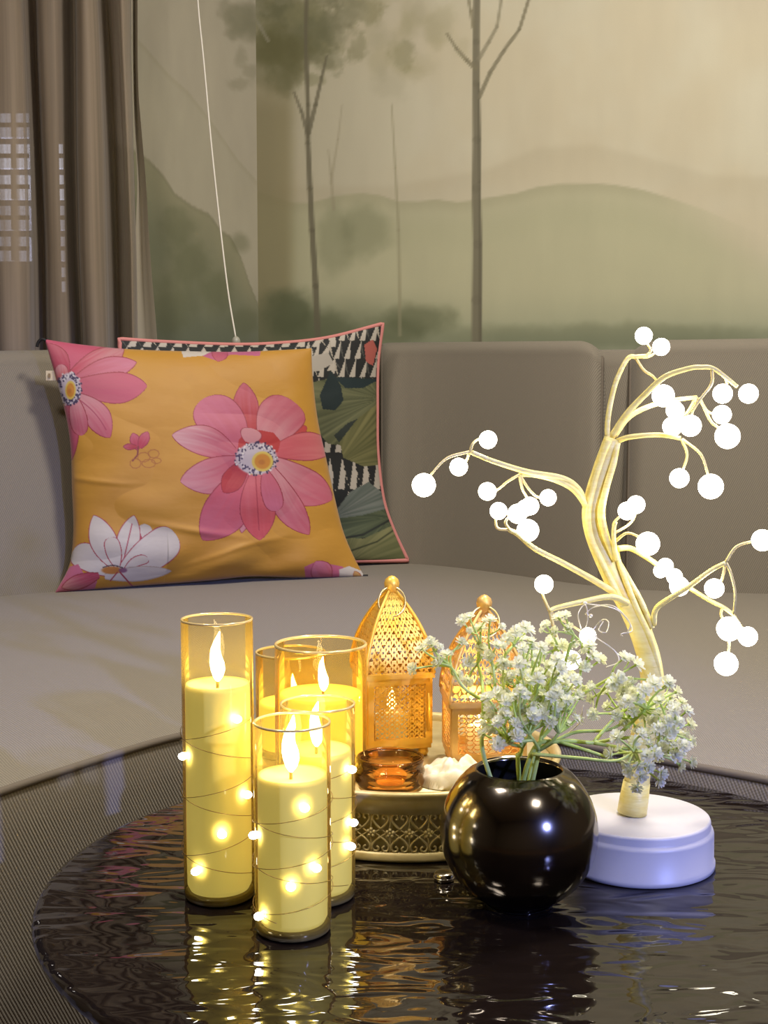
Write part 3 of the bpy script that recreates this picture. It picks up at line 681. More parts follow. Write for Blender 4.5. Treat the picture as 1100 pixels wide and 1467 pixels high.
def wr1(u, v):
    w_ = 0.0045*math.exp(-((v-0.545-0.02*math.sin(u*6))/0.012)**2)*max(0, 1-u*3.2)
    w_ += 0.006*noise.noise(Vector((u*4, v*9, 0.3)))*(0.4 + v) + 0.011*math.sin((u*1.2+v*0.8)*19)*math.exp(-((v-0.93)/0.08)**2)*(u > .35)
    w_ += 0.0035*abs(noise.noise(Vector((u*3.2+v*2.0, v*6-u*2, 5.1))))*4*(0.3+abs(u-.45)) + 0.004*math.exp(-((v-0.78-0.25*(u-.5))/0.016)**2)*max(0, 1-abs(u-.45)*4) + 0.004*math.exp(-((v-0.86+0.3*(u-.6))/0.014)**2)*max(0, 1-abs(u-.6)*4)
    w_ += 0.008*math.sin((u*9 - v*6))*math.exp(-((u-0.93)/0.09)**2)
    return w_
def wr2(u, v): return 0.008*noise.noise(Vector((u*6, v*8, 3.3))) + 0.008*math.sin(v*22+u*8)*math.exp(-((v-0.9)/0.12)**2)
yb1 = (onz(85, 846, SEAT+.004).y, onz(515, 827, SEAT+.004).y)
E1 = ([(64, 486), (120, 494), (200, 501), (330, 504), (410, 501), (446, 499)], [(79, 849), (130, 845), (220, 838), (300, 832), (360, 826), (440, 828), (522, 826)],
      [(64, 486), (78, 535), (93, 590), (101, 640), (103, 700), (105, 760), (99, 810), (79, 849)], [(446, 499), (448, 540), (455, 600), (468, 660), (480, 715), (492, 762), (508, 800), (522, 826)])
E2 = ([(171, 486), (230, 490), (330, 494), (400, 492), (470, 484), (548, 464)], [(180, 815), (300, 806), (450, 804), (584, 803)],
      [(171, 486), (176, 560), (180, 700), (180, 815)], [(548, 464), (541, 520), (540, 590), (541, 650), (549, 715), (564, 760), (584, 803)])
yb2 = (yb1[0]+0.11, onz(582, 805, SEAT+.004).y)
c2 = cushion('palm_print_cushion', E2, 300, yb2, (yb2[0]+0.07, yb2[1]+0.05), 0.045, 'cushion with palm leaf and black-white triangle print and pink piping, behind the yellow cushion', paint_palm, cot_m, wr2, (96, 100, 70), pinkp_m)
c1 = cushion('lotus_print_cushion', E1, 430, yb1, (yb1[0]+0.055, yb1[1]+0.06), 0.065, 'ochre yellow silk cushion printed with pink and white lotus flowers', paint_lotus, silk_m, wr1, (226, 164, 44))
black_m = pmat('black_thread', S(22, 20, 20), 0.7); noise_bump(black_m, 300, 0.2, 0.0005)
tagl_m = pmat('cream_tag', S(222, 206, 172), 0.7); noise_bump(tagl_m, 300, 0.1, 0.0005)
Yt = yb1[0]+0.055
V, f = tube(catmull([ony(66, 488, Yt), ony(60, 486, Yt), ony(55, 490, Yt), ony(53, 497, Yt)], 5), [0.003]*11 + [0.003]*5, 7); mesh('corner_tassel', V, f, black_m, c1)
V, f = tube(catmull([ony(500, 825.5, yb1[1]), ony(514, 825, yb1[1]), ony(527, 825, yb1[1])], 4), 0.0028, 7); mesh('corner_tassel', V, f, black_m, c1)
a = ony(80, 531, Yt-.01); bq = ony(66, 545, Yt-.01); V, f = box(bq.x, a.x, a.y, a.y+.0015, bq.z, a.z); tg = mesh('maker_tag', V, f, tagl_m, c1, smooth=False); tg['label'] = 'cream fabric tag'
a = ony(72, 535, Yt-.0125); bq = ony(69, 541, Yt-.0125); V, f = box(bq.x, a.x, a.y, a.y+.001, bq.z, a.z)
mesh('tag_mark', V, f, pmat('tag_print', S(150, 128, 96), 0.7), tg, smooth=False)

# ================================================================== LED CANDLES IN TINTED GLASS
def thin_glass(name, tint, edge, film=(1, .72, .2, 1), haze=0.10, ior=1.25):
    m = mat(name); nt = m.node_tree; N = nt.nodes; L = nt.links
    tr = N.new('ShaderNodeBsdfTransparent'); g = N.new('ShaderNodeBsdfGlossy'); g.inputs['Roughness'].default_value = 0.03; g.inputs[0].default_value = (1, .93, .8, 1)
    lw = N.new('ShaderNodeLayerWeight'); lw.inputs['Blend'].default_value = 0.22; rp = N.new('ShaderNodeValToRGB')
    rp.color_ramp.elements[0].color = tint; rp.color_ramp.elements[1].color = edge; rp.color_ramp.elements[0].position = 0.15; rp.color_ramp.elements[1].position = 0.9
    fz = N.new('ShaderNodeFresnel'); fz.inputs[0].default_value = ior; mx = N.new('ShaderNodeMixShader')
    L.new(lw.outputs['Facing'], rp.inputs[0]); L.new(rp.outputs[0], tr.inputs[0]); L.new(fz.outputs[0], mx.inputs[0]); L.new(tr.outputs[0], mx.inputs[1]); L.new(g.outputs[0], mx.inputs[2])
    df = N.new('ShaderNodeBsdfTranslucent'); df.inputs[0].default_value = film; d2 = N.new('ShaderNodeBsdfDiffuse'); d2.inputs[0].default_value = film
    m3 = N.new('ShaderNodeMixShader'); m3.inputs[0].default_value = 0.5; m4 = N.new('ShaderNodeMixShader'); m4.inputs[0].default_value = haze
    L.new(df.outputs[0], m3.inputs[1]); L.new(d2.outputs[0], m3.inputs[2]); L.new(mx.outputs[0], m4.inputs[1]); L.new(m3.outputs[0], m4.inputs[2])
    L.new(m4.outputs[0], N['Material Output'].inputs[0]); return m
gold_glass = thin_glass('golden_glass', (0.98, 0.92, 0.70, 1), (0.80, 0.66, 0.36, 1)); amber_glass = thin_glass('amber_glass', (1.0, 0.86, 0.48, 1), (0.95, 0.66, 0.22, 1))
rim_m = pmat('glass_rim', S(246, 216, 140), 0.12, 0.35, IOR=1.45); noise_bump(rim_m, 60, .01)
foot_glass = pmat('thick_glass_foot', S(116, 100, 56), 0.1); noise_bump(foot_glass, 40, .02)
def wax(name, col, strength):
    m = mat(name); b = bsdf(m); b.inputs['Base Color'].default_value = col; b.inputs['Roughness'].default_value = 0.6
    b.inputs['Emission Color'].default_value = col; b.inputs['Emission Strength'].default_value = strength
    noise_bump(m, 160, 0.08, 0.001); return m
wax_m = wax('glowing_wax', (1.0, 0.86, 0.25, 1), 0.34); wax2_m = wax('bright_glowing_wax', (1.0, 0.74, 0.12, 1), 1.0)
flame_m = emit('flame_glow', (1.0, 0.86, 0.48, 1), 33.0); wick_m = pmat('wick', S(120, 100, 50), 0.8); noise_bump(wick_m, 200, .2)
wire_m = pmat('copper_wire', S(150, 118, 54), 0.4, 0.7); noise_bump(wire_m, 500, .1)
led_m = emit('fairy_led_glow', (1.0, 0.97, 0.88, 1), 22.0)
def candle(px, base_y, rim_y, wax_y, R, flame, label, leds=(), glass=gold_glass, waxm=wax_m, z0=TZ, lean=0.0, turns=3.2, P=None):
    P = P or onz(px, base_y, z0); x, y = P.x, P.y
    Hg = ony(px, rim_y, y).z - z0; Hw = ony(px, wax_y, y).z - z0
    root = empty('led_candle', P, label, 'candle', 'glass led candles')
    rw = R*0.905
    V, f = lathe([(R*0.93, 0.0012), (R*0.99, 0.004), (R, 0.010), (R, Hg*0.5), (R, Hg)], P, 64, False)
    V2, f2 = lathe([(R*0.94, Hg), (R*0.94, Hg*0.5), (R*0.94, 0.008)], P, 64, False)
    mesh('glass_cylinder', V, f, glass, root)
    V, f = tube([(x + R*0.975*math.cos(t*math.pi/32), y + R*0.975*math.sin(t*math.pi/32), z0+Hg) for t in range(64)], R*0.036, 8, closed=True); mesh('glass_rim', V, f, rim_m, root)
    V, f = lathe([(1e-4, .0006), (R*0.93, .0006), (R*0.985, 0.002), (R*0.985, .0055), (R*0.9, .0065), (1e-4, .0065)], P, 64, False); mesh('glass_base', V, f, foot_glass, root)
    V, f = lathe([(rw*0.92, 0.007), (rw, 0.011), (rw, Hw*0.5), (rw, Hw-0.004), (rw*0.97, Hw), (rw*0.88, Hw-0.0012), (rw*0.6, Hw-0.003), (rw*0.2, Hw-0.004), (1e-4, Hw-0.004)], P, 56, True); mesh('wax_body', V, f, waxm, root)
    fx, fy, fh = x + flame[0], y, flame[1]; zb = z0+Hw-0.004
    V, f = tube([(fx, fy, zb), (fx, fy, zb+0.007)], 0.0012, 7); mesh('wick', V, f, wick_m, root)
    prof = [(0.0008, 0), (0.0032, 0.10), (0.0046, 0.24), (0.0047, 0.38), (0.0037, 0.52), (0.0030, 0.66), (0.0020, 0.82), (0.0003, 1.0)]
    V, f = lathe([(r*fh/0.026*0.80, h*fh) for r, h in prof], (fx, fy, zb+0.005), 16); V = [(a + 0.05*(c-zb)*math.sin((c-zb)*180), b_, c) for a, b_, c in V]; mesh('flame', V, f, flame_m, root)
    if leds:
        Rw = R + 0.0012; tops = ony(px, leds[0][1], y).z + 0.01
        for sg in (1, -1):
            pts = [(x + Rw*math.cos(sg*a + 0.6), y + Rw*math.sin(sg*a + 0.6), tops - (tops - z0 - 0.015)*a/(2*math.pi*turns)) for a in np.linspace(0, 2*math.pi*turns, int(40*turns))]
            V, f = tube(pts, 0.00025, 5); mesh('wire', V, f, wire_m, root)
        for (lx, ly) in leds:
            q = ony(lx, ly, y); dx = max(-Rw, min(Rw, q.x - x)); yy = y - math.sqrt(max(0, Rw*Rw-dx*dx)); zz = ony(lx, ly, yy).z
            V, f = ball((x+dx, yy - 0.0010, zz), 0.0033, 12, 8, 0.8); mesh('fairy_led', V, f, led_m, root)
    return root
A_ = onz(316, 1283, TZ); B_ = onz(420, 1331, TZ); C_ = onz(456, 1283, TZ)
RA = span(A_, 50.5); RB = span(B_, 54.5); RC = span(C_, 53)
candle(315, 1283, 887, 978, RA, (0.0, 0.037), 'tallest glass candle with lit flame and fairy lights, left of the group', [(345, 1030), (266, 1083), (358, 1138), (325, 1195), (287, 1248)], turns=3.0)
candle(420, 1331, 1034, 1108, RB, (-0.001, 0.040), 'shortest glass candle with fairy lights, in front at the table edge', [(440, 1157), (365, 1196), (456, 1243), (421, 1270), (374, 1312)], turns=2.6)
candle(456, 1283, 1008, 1072, RC, (-0.001, 0.034), 'mid height glass candle with fairy lights, partly hidden by the shortest candle', [(505, 1102), (507, 1178), (504, 1212)], turns=2.8)

# ================================================================== GOLD TRAY
gold_m = pmat('brushed_gold_metal', S(196, 172, 112), 0.42, 0.35); color_noise(gold_m, S(196, 174, 116), S(222, 204, 150), 30); 
n_, bpz = noise_bump(gold_m, 220, 0.06, 0.001)
TR = 0.135; fr_ = onz(572, 1237, TZ); TC = Vector((fr_.x + 0.008, fr_.y + TR, TZ)); TH_ = 0.057; PLAT = TZ + 0.050
tray = empty('gold_tray', TC, 'round gold pedestal tray with pierced scrollwork side under the lanterns', 'tray')
V, f = lathe([(TR-0.004, 0.0), (TR+0.001, 0.001), (TR+0.002, 0.003), (TR, 0.006), (TR-0.001, 0.008), (TR-0.004, 0.008), (TR-0.005, 0.004)], TC, 128, False); mesh('base_ring', V, f, gold_m, tray)
V, f = lathe([(TR-0.014, 0.004), (TR-0.014, 0.0485)], TC, 96, False); mesh('added_liner', V, f, gold_m, tray)  # liner added behind the scrollwork so its openings look lighter
V, f = lathe([(TR-0.003, 0.0395), (TR, 0.0395), (TR, 0.050), (TR+0.0008, 0.0525), (TR+0.003, 0.0545), (TR+0.003, TH_), (TR-0.001, TH_+0.001), (TR-0.004, TH_-0.001), (TR-0.005, 0.050)], TC, 128, False); mesh('rim', V, f, gold_m, tray)
V, f = lathe([(TR-0.004, 0.0485), (TR-0.004, 0.050), (1e-4, 0.050)], TC, 96, False); mesh('tray_top', V, f, gold_m, tray)
def spiral(cx, cz, r0, a0, turns, hand, n=12):
    return [(cx + r0*(1-0.75*k/n)*math.cos(a0 + hand*turns*2*math.pi*k/n), cz + r0*(1-0.75*k/n)*math.sin(a0 + hand*turns*2*math.pi*k/n)) for k in range(n+1)]
def motif():
    parts = []; W = 0.0078
    def strand(p2, r=0.00105): parts.append(tube([(q[0], 0, q[1]) for q in catmull(p2, 4)], r, 6))
    for sg in (-1, 1):
        strand([(0, 0.0268), (sg*0.0042, 0.0310), (sg*0.0066, 0.0352), (sg*0.0052, 0.0388), (sg*0.0022, 0.0385), (sg*0.0016, 0.0358), (sg*0.0034, 0.0348)])      # upper heart
        strand([(0, 0.0206), (sg*0.0042, 0.0170), (sg*0.0068, 0.0130), (sg*0.0056, 0.0092), (sg*0.0026, 0.0090), (sg*0.0016, 0.0112), (sg*0.0034, 0.0128)])      # lower heart
        strand([(0, 0.0206), (sg*0.004, 0.0237), (0, 0.0268)], 0.0007); strand([(sg*0.004, 0.0237), (sg*W, 0.0237)], 0.0008)
    for k in range(5):
        a = k*2*math.pi/5 + 0.3; V, f = ball((W*math.cos(0) + 0.0026*math.cos(a), 0, 0.0237 + 0.0026*math.sin(a)), 0.0017, 8, 6); parts.append((V, f))
    parts.append(ball((W, -0.0006, 0.0237), 0.0013, 8, 6))
    strand([(0, 0.0385), (0, 0.0405)], 0.0008); strand([(0, 0.0085), (0, 0.0062)], 0.0008)
    strand([(W-0.003, 0.0215), (W*0.62, 0.0190)], .0006); strand([(W-.001, 0.0262), (W, 0.0300), (W, 0.0405)], 0.0006); strand([(W-.001, 0.0212), (W, 0.0175), (W, 0.0068)], 0.0006)
    return join(*parts)
mv, mf = motif(); mme = bpy.data.meshes.new('filigree_motif'); mme.from_pydata(mv, [], mf); mme.polygons.foreach_set('use_smooth', [True]*len(mme.polygons)); mme.materials.append(gold_m)
NM = 54
for k in range(NM):
    a = 2*math.pi*k/NM; o = put('filigree_motif', mme, None, tray); o.location = ((TR-0.0022)*math.cos(a), (TR-0.0022)*math.sin(a), 0); o.rotation_euler = (0, 0, a + math.pi/2)
for k in range(3):
    a = math.pi/2 + k*2*math.pi/3; V, f = lathe([(.008, 0), (.009, .01), (.007, .045), (.010, .049)], (TC.x + .09*math.cos(a), TC.y + .09*math.sin(a), TZ), 20); mesh('foot', V, f, gold_m, tray)

# candles standing on the tray
D_ = Vector((TC.x - 0.062, TC.y - 0.058, PLAT)); D_ = Vector(((460-550)/F*depth((0, TC.y-0.055, PLAT)), TC.y - 0.055, PLAT))
candle(460, 0, 923, 992, span(D_, 65.5), (0.002, 0.030), 'wide amber glass candle behind the fairy light candles, on the gold tray', glass=amber_glass, waxm=wax2_m, z0=PLAT, P=D_)
E_ = Vector(((417-550)/F*depth((0, TC.y+0.008, PLAT)), TC.y + 0.008, PLAT))
candle(417, 0, 934, 1004, span(E_, 50), (0.003, 0.024), 'narrow amber glass candle showing between the tallest and the wide candle', glass=amber_glass, waxm=wax2_m, z0=PLAT, P=E_)

# ================================================================== LANTERNS
lant_m = pmat('gold_lantern_metal', S(232, 178, 92), 0.38, 0.35); color_noise(lant_m, S(242, 186, 66), S(252, 206, 92), 26)
lant2_m = pmat('pale_gold_lantern_metal', S(236, 196, 120), 0.38, 0.35); color_noise(lant2_m, S(214, 164, 84), S(232, 188, 110), 26)
def pierced(nu, nv, width, height, shape, wrap, hole):
    """sheet of cells, each with a pierced hole; shape(h) gives half width share at height share h; wrap(x, z) -> point"""
    V = []; fs = []; K = 10
    for j in range(nv):
        z0 = height*j/nv; z1 = height*(j+1)/nv
        for i in range(nu):
            big = (i + j) % 2 == 0; c = []; hh = []
            for k in range(K):
                a = 2*math.pi*(k+0.5)/K; ca, sa = math.cos(a), math.sin(a); m_ = max(abs(ca), abs(sa)); ux, uz = 0.5 + 0.5*ca/m_, 0.5 + 0.5*sa/m_
                c.append((ux, uz))
                if big:
                    up = 1 if ((i//2 + j) % 2 == 0) else -1; r = hole[0]*(0.80 + 0.24*math.cos(3*(a - up*math.pi/2)) - 0.10*(abs(sa) > .8))
                else: r = hole[1]
                hh.append((0.5 + r*ca, 0.5 + r*sa))
            base = len(V)
            for lst in (c, hh):
                for (ux, uz) in lst:
                    z = z0 + (z1-z0)*uz; s = shape(z/height); x = (-1 + 2*(i+ux)/nu)*s*width*0.5; V.append(wrap(x, z))
            for k in range(K):
                k2 = (k+1) % K; fs.append((base+k, base+k2, base+K+k2, base+K+k))
    return V, fs
def lantern(P, W, Hb, Hr, yaw, m, label, glow, hole=(0.34, 0.15), nc=(10, 14)):
    root = empty('moroccan_lantern', P, label, 'lantern', 'pierced gold lanterns'); root_o = ORG[root.name]
    hw = W/2
    def place(v, q, o=(0, 0)):   # local face frame (x along the face, y outward, z up) turned to side q
        a = yaw + q*math.pi/2; x, y, z = v; return (P.x + x*math.cos(a) + y*math.sin(a), P.y + x*math.sin(a) - y*math.cos(a), P.z + z)
    foot = 0.012
    parts = []
    def prof(h):   # half width of the roof at height share h: a pointed onion arch
        return max(0.0, 1-h**1.9)*(1.0 - 0.0*h) if h > 0 else 1.0
    rw = hw*1.06
    for q in range(4):
        # body panel (door) and its frame
        fw = 0.0055
        V, f = pierced(*nc, W-2*fw-0.002, Hb-2*fw, lambda h: 1.0, lambda x, z: (x, hw-0.0005, foot+fw+z), hole); V = [place(v, q) for v in V]; pn = mesh('pierced_panel', V, f, m, root, smooth=False)
        sd = pn.modifiers.new('solid', 'SOLIDIFY'); sd.thickness = 0.0008
        fr = join(box(-hw, -hw+fw, hw-0.002, hw+0.001, foot, foot+Hb), box(hw-fw, hw, hw-0.002, hw+0.001, foot, foot+Hb), box(-hw+fw, hw-fw, hw-0.002, hw+0.001, foot, foot+fw), box(-hw+fw, hw-fw, hw-0.002, hw+0.001, foot+Hb-fw, foot+Hb))
        mesh('panel_frame', [place(v, q) for v in fr[0]], fr[1], m, root, smooth=False)
        # roof panel, ribs
        V, f = pierced(nc[0]+1, nc[1], 2*rw*0.97, Hr*0.97, prof, lambda x, z: (x, rw*prof(z/Hr)*0.985, foot+Hb+0.004+z), hole); V = [place(v, q) for v in V]; rp = mesh('roof_panel', V, f, m, root, smooth=False)
        sd = rp.modifiers.new('solid', 'SOLIDIFY'); sd.thickness = 0.0008
        rib = [(rw*prof(h), rw*prof(h), foot+Hb+0.004+Hr*h) for h in np.linspace(0, 0.985, 22)]; V, f = tube([place(v, q) for v in rib], 0.0017, 6); mesh('roof_rib', V, f, m, root)
        # eave moulding
        ev = box(-rw, rw, rw-0.004, rw+0.001, foot+Hb, foot+Hb+0.005); mesh('eave', [place(v, q) for v in ev[0]], ev[1], m, root, smooth=False)
        if q == 0:
            hg = join(tube([(hw-0.003, hw+0.0018, foot+0.012), (hw-0.003, hw+0.0018, foot+Hb-0.014)], 0.0011, 6)); mesh('door_hinge', [place(v, q) for v in hg[0]], hg[1], m, root)
    V, f = box(-hw, hw, -hw, hw, foot-0.004, foot); mesh('floor_plate', [place(v, 0) for v in V], f, m, root, smooth=False)
    for sx in (-1, 1):
        for sy in (-1, 1):
            c = place((sx*(hw-.006), sy*(hw-.006), 0), 0); V, f = lathe([(.0035, 0), (.005, .003), (.004, .008)], c, 10); mesh('foot', V, f, m, root)
    zt = P.z + foot + Hb + Hr
    V, f = lathe([(.0062, -.010), (.0045, -.006), (.003, -.003), (.0048, 0.0), (.0066, .0035), (.0070, .007), (.0058, .0105), (.0028, .013), (1e-4, .0138)], (P.x, P.y, zt), 18); mesh('finial', V, f, m, root)
    rr = 0.0125; a = yaw
    pts = [(P.x + rr*math.cos(t)*math.cos(a), P.y - 0.004 - 0.006*(1-math.sin(t)), zt - 0.001 - rr*0.62 + rr*math.sin(t)) for t in np.linspace(0, 2*math.pi, 40)[:-1]]
    V, f = tube(pts, 0.0009, 7, closed=True); mesh('ring', V, f, pmat('pale_gold_ring', S(236, 218, 164), 0.3, 0.9), root)
    if glow:
        V, f = lathe([(.014, .0), (.014, .022), (.011, .024), (1e-4, .022)], (P.x, P.y, P.z+foot), 24); mesh('tealight', V, f, pmat('tealight_wax', S(240, 226, 190), .5, Emission_Strength=0.3, Emission_Color=(1, .75, .3, 1)), root)
        V, f = lathe([(.001, 0), (.0045, .006), (.004, .012), (.0004, .022)], (P.x, P.y, P.z+foot+.024), 12); mesh('tealight_flame', V, f, emit('tealight_flame_glow', (1, .72, .25, 1), glow), root)
    return root
L1 = Vector(((561-550)/F*depth((0, TC.y+0.020, PLAT)), TC.y + 0.020, PLAT)); L2 = Vector(((692-550)/F*depth((0, TC.y-0.025, PLAT)), TC.y - 0.025, PLAT))
zt1 = ony(551, 846, L1.y).z; ze1 = ony(560, 973, L1.y-.03).z; zt2 = ony(688, 874, L2.y).z; ze2 = ony(688, 1013, L2.y-.03).z
lantern(L1, 0.0585, ze1-PLAT-0.012, zt1-ze1, math.radians(14), lant_m, 'orange-gold pierced metal lantern with ring, left one behind the amber dish', 5, (0.44, 0.20), (10, 13))
lantern(L2, 0.064, ze2-PLAT-0.012, zt2-ze2, math.radians(4), lant2_m, 'pale gold pierced metal lantern with ring, right one behind the white flowers', 150, (0.60, 0.44), (8, 9))

# ================================================================== AMBER DISH, CLOTH, SILVER CAP
J_ = Vector(((559-550)/F*depth((0, TC.y-0.092, PLAT)), TC.y - 0.092, PLAT)); RJ = span(J_, 48.5)
dish_m = thin_glass('amber_dish_glass', (1.0, 0.80, 0.50, 1), (0.62, 0.34, 0.14, 1), (1, .6, .2, 1), 0.03, 1.5)
dish = empty('amber_glass_dish', J_, 'low ringed amber glass dish on the gold tray', 'dish')
prof = [(1e-4, 0.001), (RJ*0.86, 0.001), (RJ*0.97, 0.0025), (RJ*1.02, 0.006), (RJ*0.97, 0.0095), (RJ*1.0, 0.0115), (RJ*1.03, 0.0145), (RJ*0.98, 0.0175), (RJ*0.95, 0.019), (RJ*0.99, 0.0215), (RJ*0.97, 0.0245), (RJ*0.93, 0.025), (RJ*0.88, 0.0235), (RJ*0.86, 0.016), (RJ*0.84, 0.008), (RJ*0.78, 0.0045), (1e-4, 0.004)]
V, f = lathe(prof, J_, 64, False); mesh('dish_body', V, f, dish_m, dish)
V, f = tube([(J_.x + RJ*0.95*math.cos(t*math.pi/32), J_.y + RJ*0.95*math.sin(t*math.pi/32), PLAT+0.0248) for t in range(64)], 0.0012, 7, closed=True); mesh('rim', V, f, dish_m, dish)
cloth_m = pmat('cream_cloth', S(238, 226, 196), 0.8); noise_bump(cloth_m, 300, 0.2, 0.0006); bsdf(cloth_m).inputs['Subsurface Weight'].default_value = 0.2; bsdf(cloth_m).inputs['Subsurface Radius'].default_value = (.01, .008, .005)
K_ = Vector(((648-550)/F*depth((0, TC.y-0.083, PLAT)), TC.y - 0.083, PLAT)); V = []; nn = 40
for j in range(nn):
    for i in range(nn):
        u = i/(nn-1)*2-1; v = j/(nn-1)*2-1; r = math.hypot(u, v); h = max(0, 1-r**3)
        z = 0.0215*h**0.6*(0.78 + 0.5*noise.noise(Vector((u*2.2, v*2.2, 1.7)))) + 0.004*noise.noise(Vector((u*6, v*6, 4)))*h
        k = 1/max(1, r)
        V.append((K_.x + 0.029*u*k, K_.y + 0.024*v*k, K_.z + 0.0012 + max(0, z)))
o = mesh('cream_napkin', V, grid_faces(nn, nn), cloth_m, origin=K_); tag(o, 'crumpled cream cloth on the gold tray beside the amber dish', 'cloth'); sd = o.modifiers.new('solid', 'SOLIDIFY'); sd.thickness = 0.001
silver_m = pmat('polished_silver', S(214, 206, 190), 0.16, 1.0); noise_bump(silver_m, 80, 0.02)
Q_ = onz(636, 1261, TZ); V, f = lathe([(.0072, 0), (.0078, .0008), (.0078, .0055), (.0070, .0064), (.0040, .0070), (1e-4, .0071)], Q_, 40)
cap = empty('metal_cap', Q_, 'small round silver metal cap on the glass beside the dark vase', 'cap'); mesh('cap_body', V, f, silver_m, cap)
V, f = tube([(Q_.x + .0079*math.cos(t*math.pi/20), Q_.y + .0079*math.sin(t*math.pi/20), Q_.z+.0028) for t in range(40)], 0.0005, 6, closed=True); mesh('grip_ring', V, f, silver_m, cap)

# ================================================================== VASE
VC = onz(743, 1190, TZ + 0.0545); RV = span(VC, 113); VB = Vector((VC.x, VC.y, TZ))
vase_m = pmat('gunmetal_glaze', S(116, 109, 100), 0.14, 1.0); noise_bump(vase_m, 8, 0.015, 0.002)
vin_m = pmat('vase_inside', S(14, 12, 11), 0.5); noise_bump(vin_m, 60, .05)
vase = empty('round_vase', VB, 'round dark gunmetal vase holding white flowers', 'vase')
OPN = 0.56; zc = 0.0545; VH = zc + RV*math.sqrt(1-OPN*OPN)*0.985; prof = [(RV*0.42, 0.0)]
for k in range(41):
    t = -math.pi/2 + math.pi*k/40; r = RV*math.cos(t); z = zc + (RV if t > 0 else zc*1.04)*math.sin(t)
    if r > RV*(0.43 if t < 0 else OPN+.02) and 0.001 < z < VH-0.001: prof.append((r, z))
prof += [(RV*(OPN+.01), VH-0.0012), (RV*(OPN-.01), VH), (RV*(OPN-.025), VH-0.003)]
V, f = lathe(prof, VB, 96, False); mesh('vase_body', V, f, vase_m, vase)
V, f = lathe([(RV*(OPN-.025), VH-0.003), (RV*(OPN+.03), VH-0.012), (RV*0.7, VH-0.035), (RV*0.6, 0.01), (1e-4, 0.006)], VB, 64, False); mesh('vase_interior', V, f, vin_m, vase)
V, f = lathe([(1e-4, 0.0003), (RV*0.42, 0.0003), (RV*0.44, 0.002)], VB, 64, False); mesh('vase_foot', V, f, vin_m, vase)

# ================================================================== WHITE FLOWER SPRIGS
stem_m = pmat('green_stem', S(150, 176, 70), 0.5, 0, Subsurface_Weight=0.1); color_noise(stem_m, S(176, 200, 78), S(218, 230, 132), 40); bsdf(stem_m).inputs['Subsurface Radius'].default_value = (.003, .003, .001)
petal_m = mat('white_petals'); nt = petal_m.node_tree; b = bsdf(petal_m); b.inputs['Base Color'].default_value = S(248, 247, 236); b.inputs['Roughness'].default_value = 0.6
tl = nt.nodes.new('ShaderNodeBsdfTranslucent'); tl.inputs[0].default_value = S(246, 248, 214); mx = nt.nodes.new('ShaderNodeMixShader'); mx.inputs[0].default_value = 0.58
nt.links.new(b.outputs[0], mx.inputs[1]); nt.links.new(tl.outputs[0], mx.inputs[2]); nt.links.new(mx.outputs[0], nt.nodes['Material Output'].inputs[0])
def flower_mesh(seed):
    rnd = random.Random(seed); V = []; fs = []
    for ring, (n, tilt, ln) in enumerate(((11, 0.10, 1.0), (9, 0.65, 0.9), (5, 1.15, 0.75))):
        for k in range(n):
            a = 2*math.pi*k/n + ring*0.3 + rnd.uniform(-.15, .15); e = tilt + rnd.uniform(-.2, .2); L_ = ln*rnd.uniform(.85, 1.1)
            d = Vector((math.cos(a)*math.cos(e), math.sin(a)*math.cos(e), math.sin(e))); s = Vector((-math.sin(a), math.cos(a), 0)); b0 = len(V)
            up = d.cross(s)*-0.05
            for (t, w_) in ((0.0, .05), (.5, .15), (.84, .20), (1.0, .10)):
                V += [tuple(d*L_*t + s*w_ + up*0), tuple(d*L_*t + up*math.sin(t*3)*2), tuple(d*L_*t - s*w_)]
            for q in range(3):
                for c in range(2): fs.append((b0+q*3+c, b0+q*3+c+1, b0+q*3+c+4, b0+q*3+c+3))
    k = len(V); v2, f2 = ball((0, 0, 0.05), 0.2, 8, 5); V += v2; fs += [tuple(i+k for i in q) for q in f2]
    me = bpy.data.meshes.new('flower'); me.from_pydata(V, [], fs); me.polygons.foreach_set('use_smooth', [True]*len(fs)); me.materials.append(petal_m); return me
FM = [flower_mesh(k) for k in range(4)]
VY = VC.y; MOUTH = Vector((VB.x, VB.y, TZ+VH))
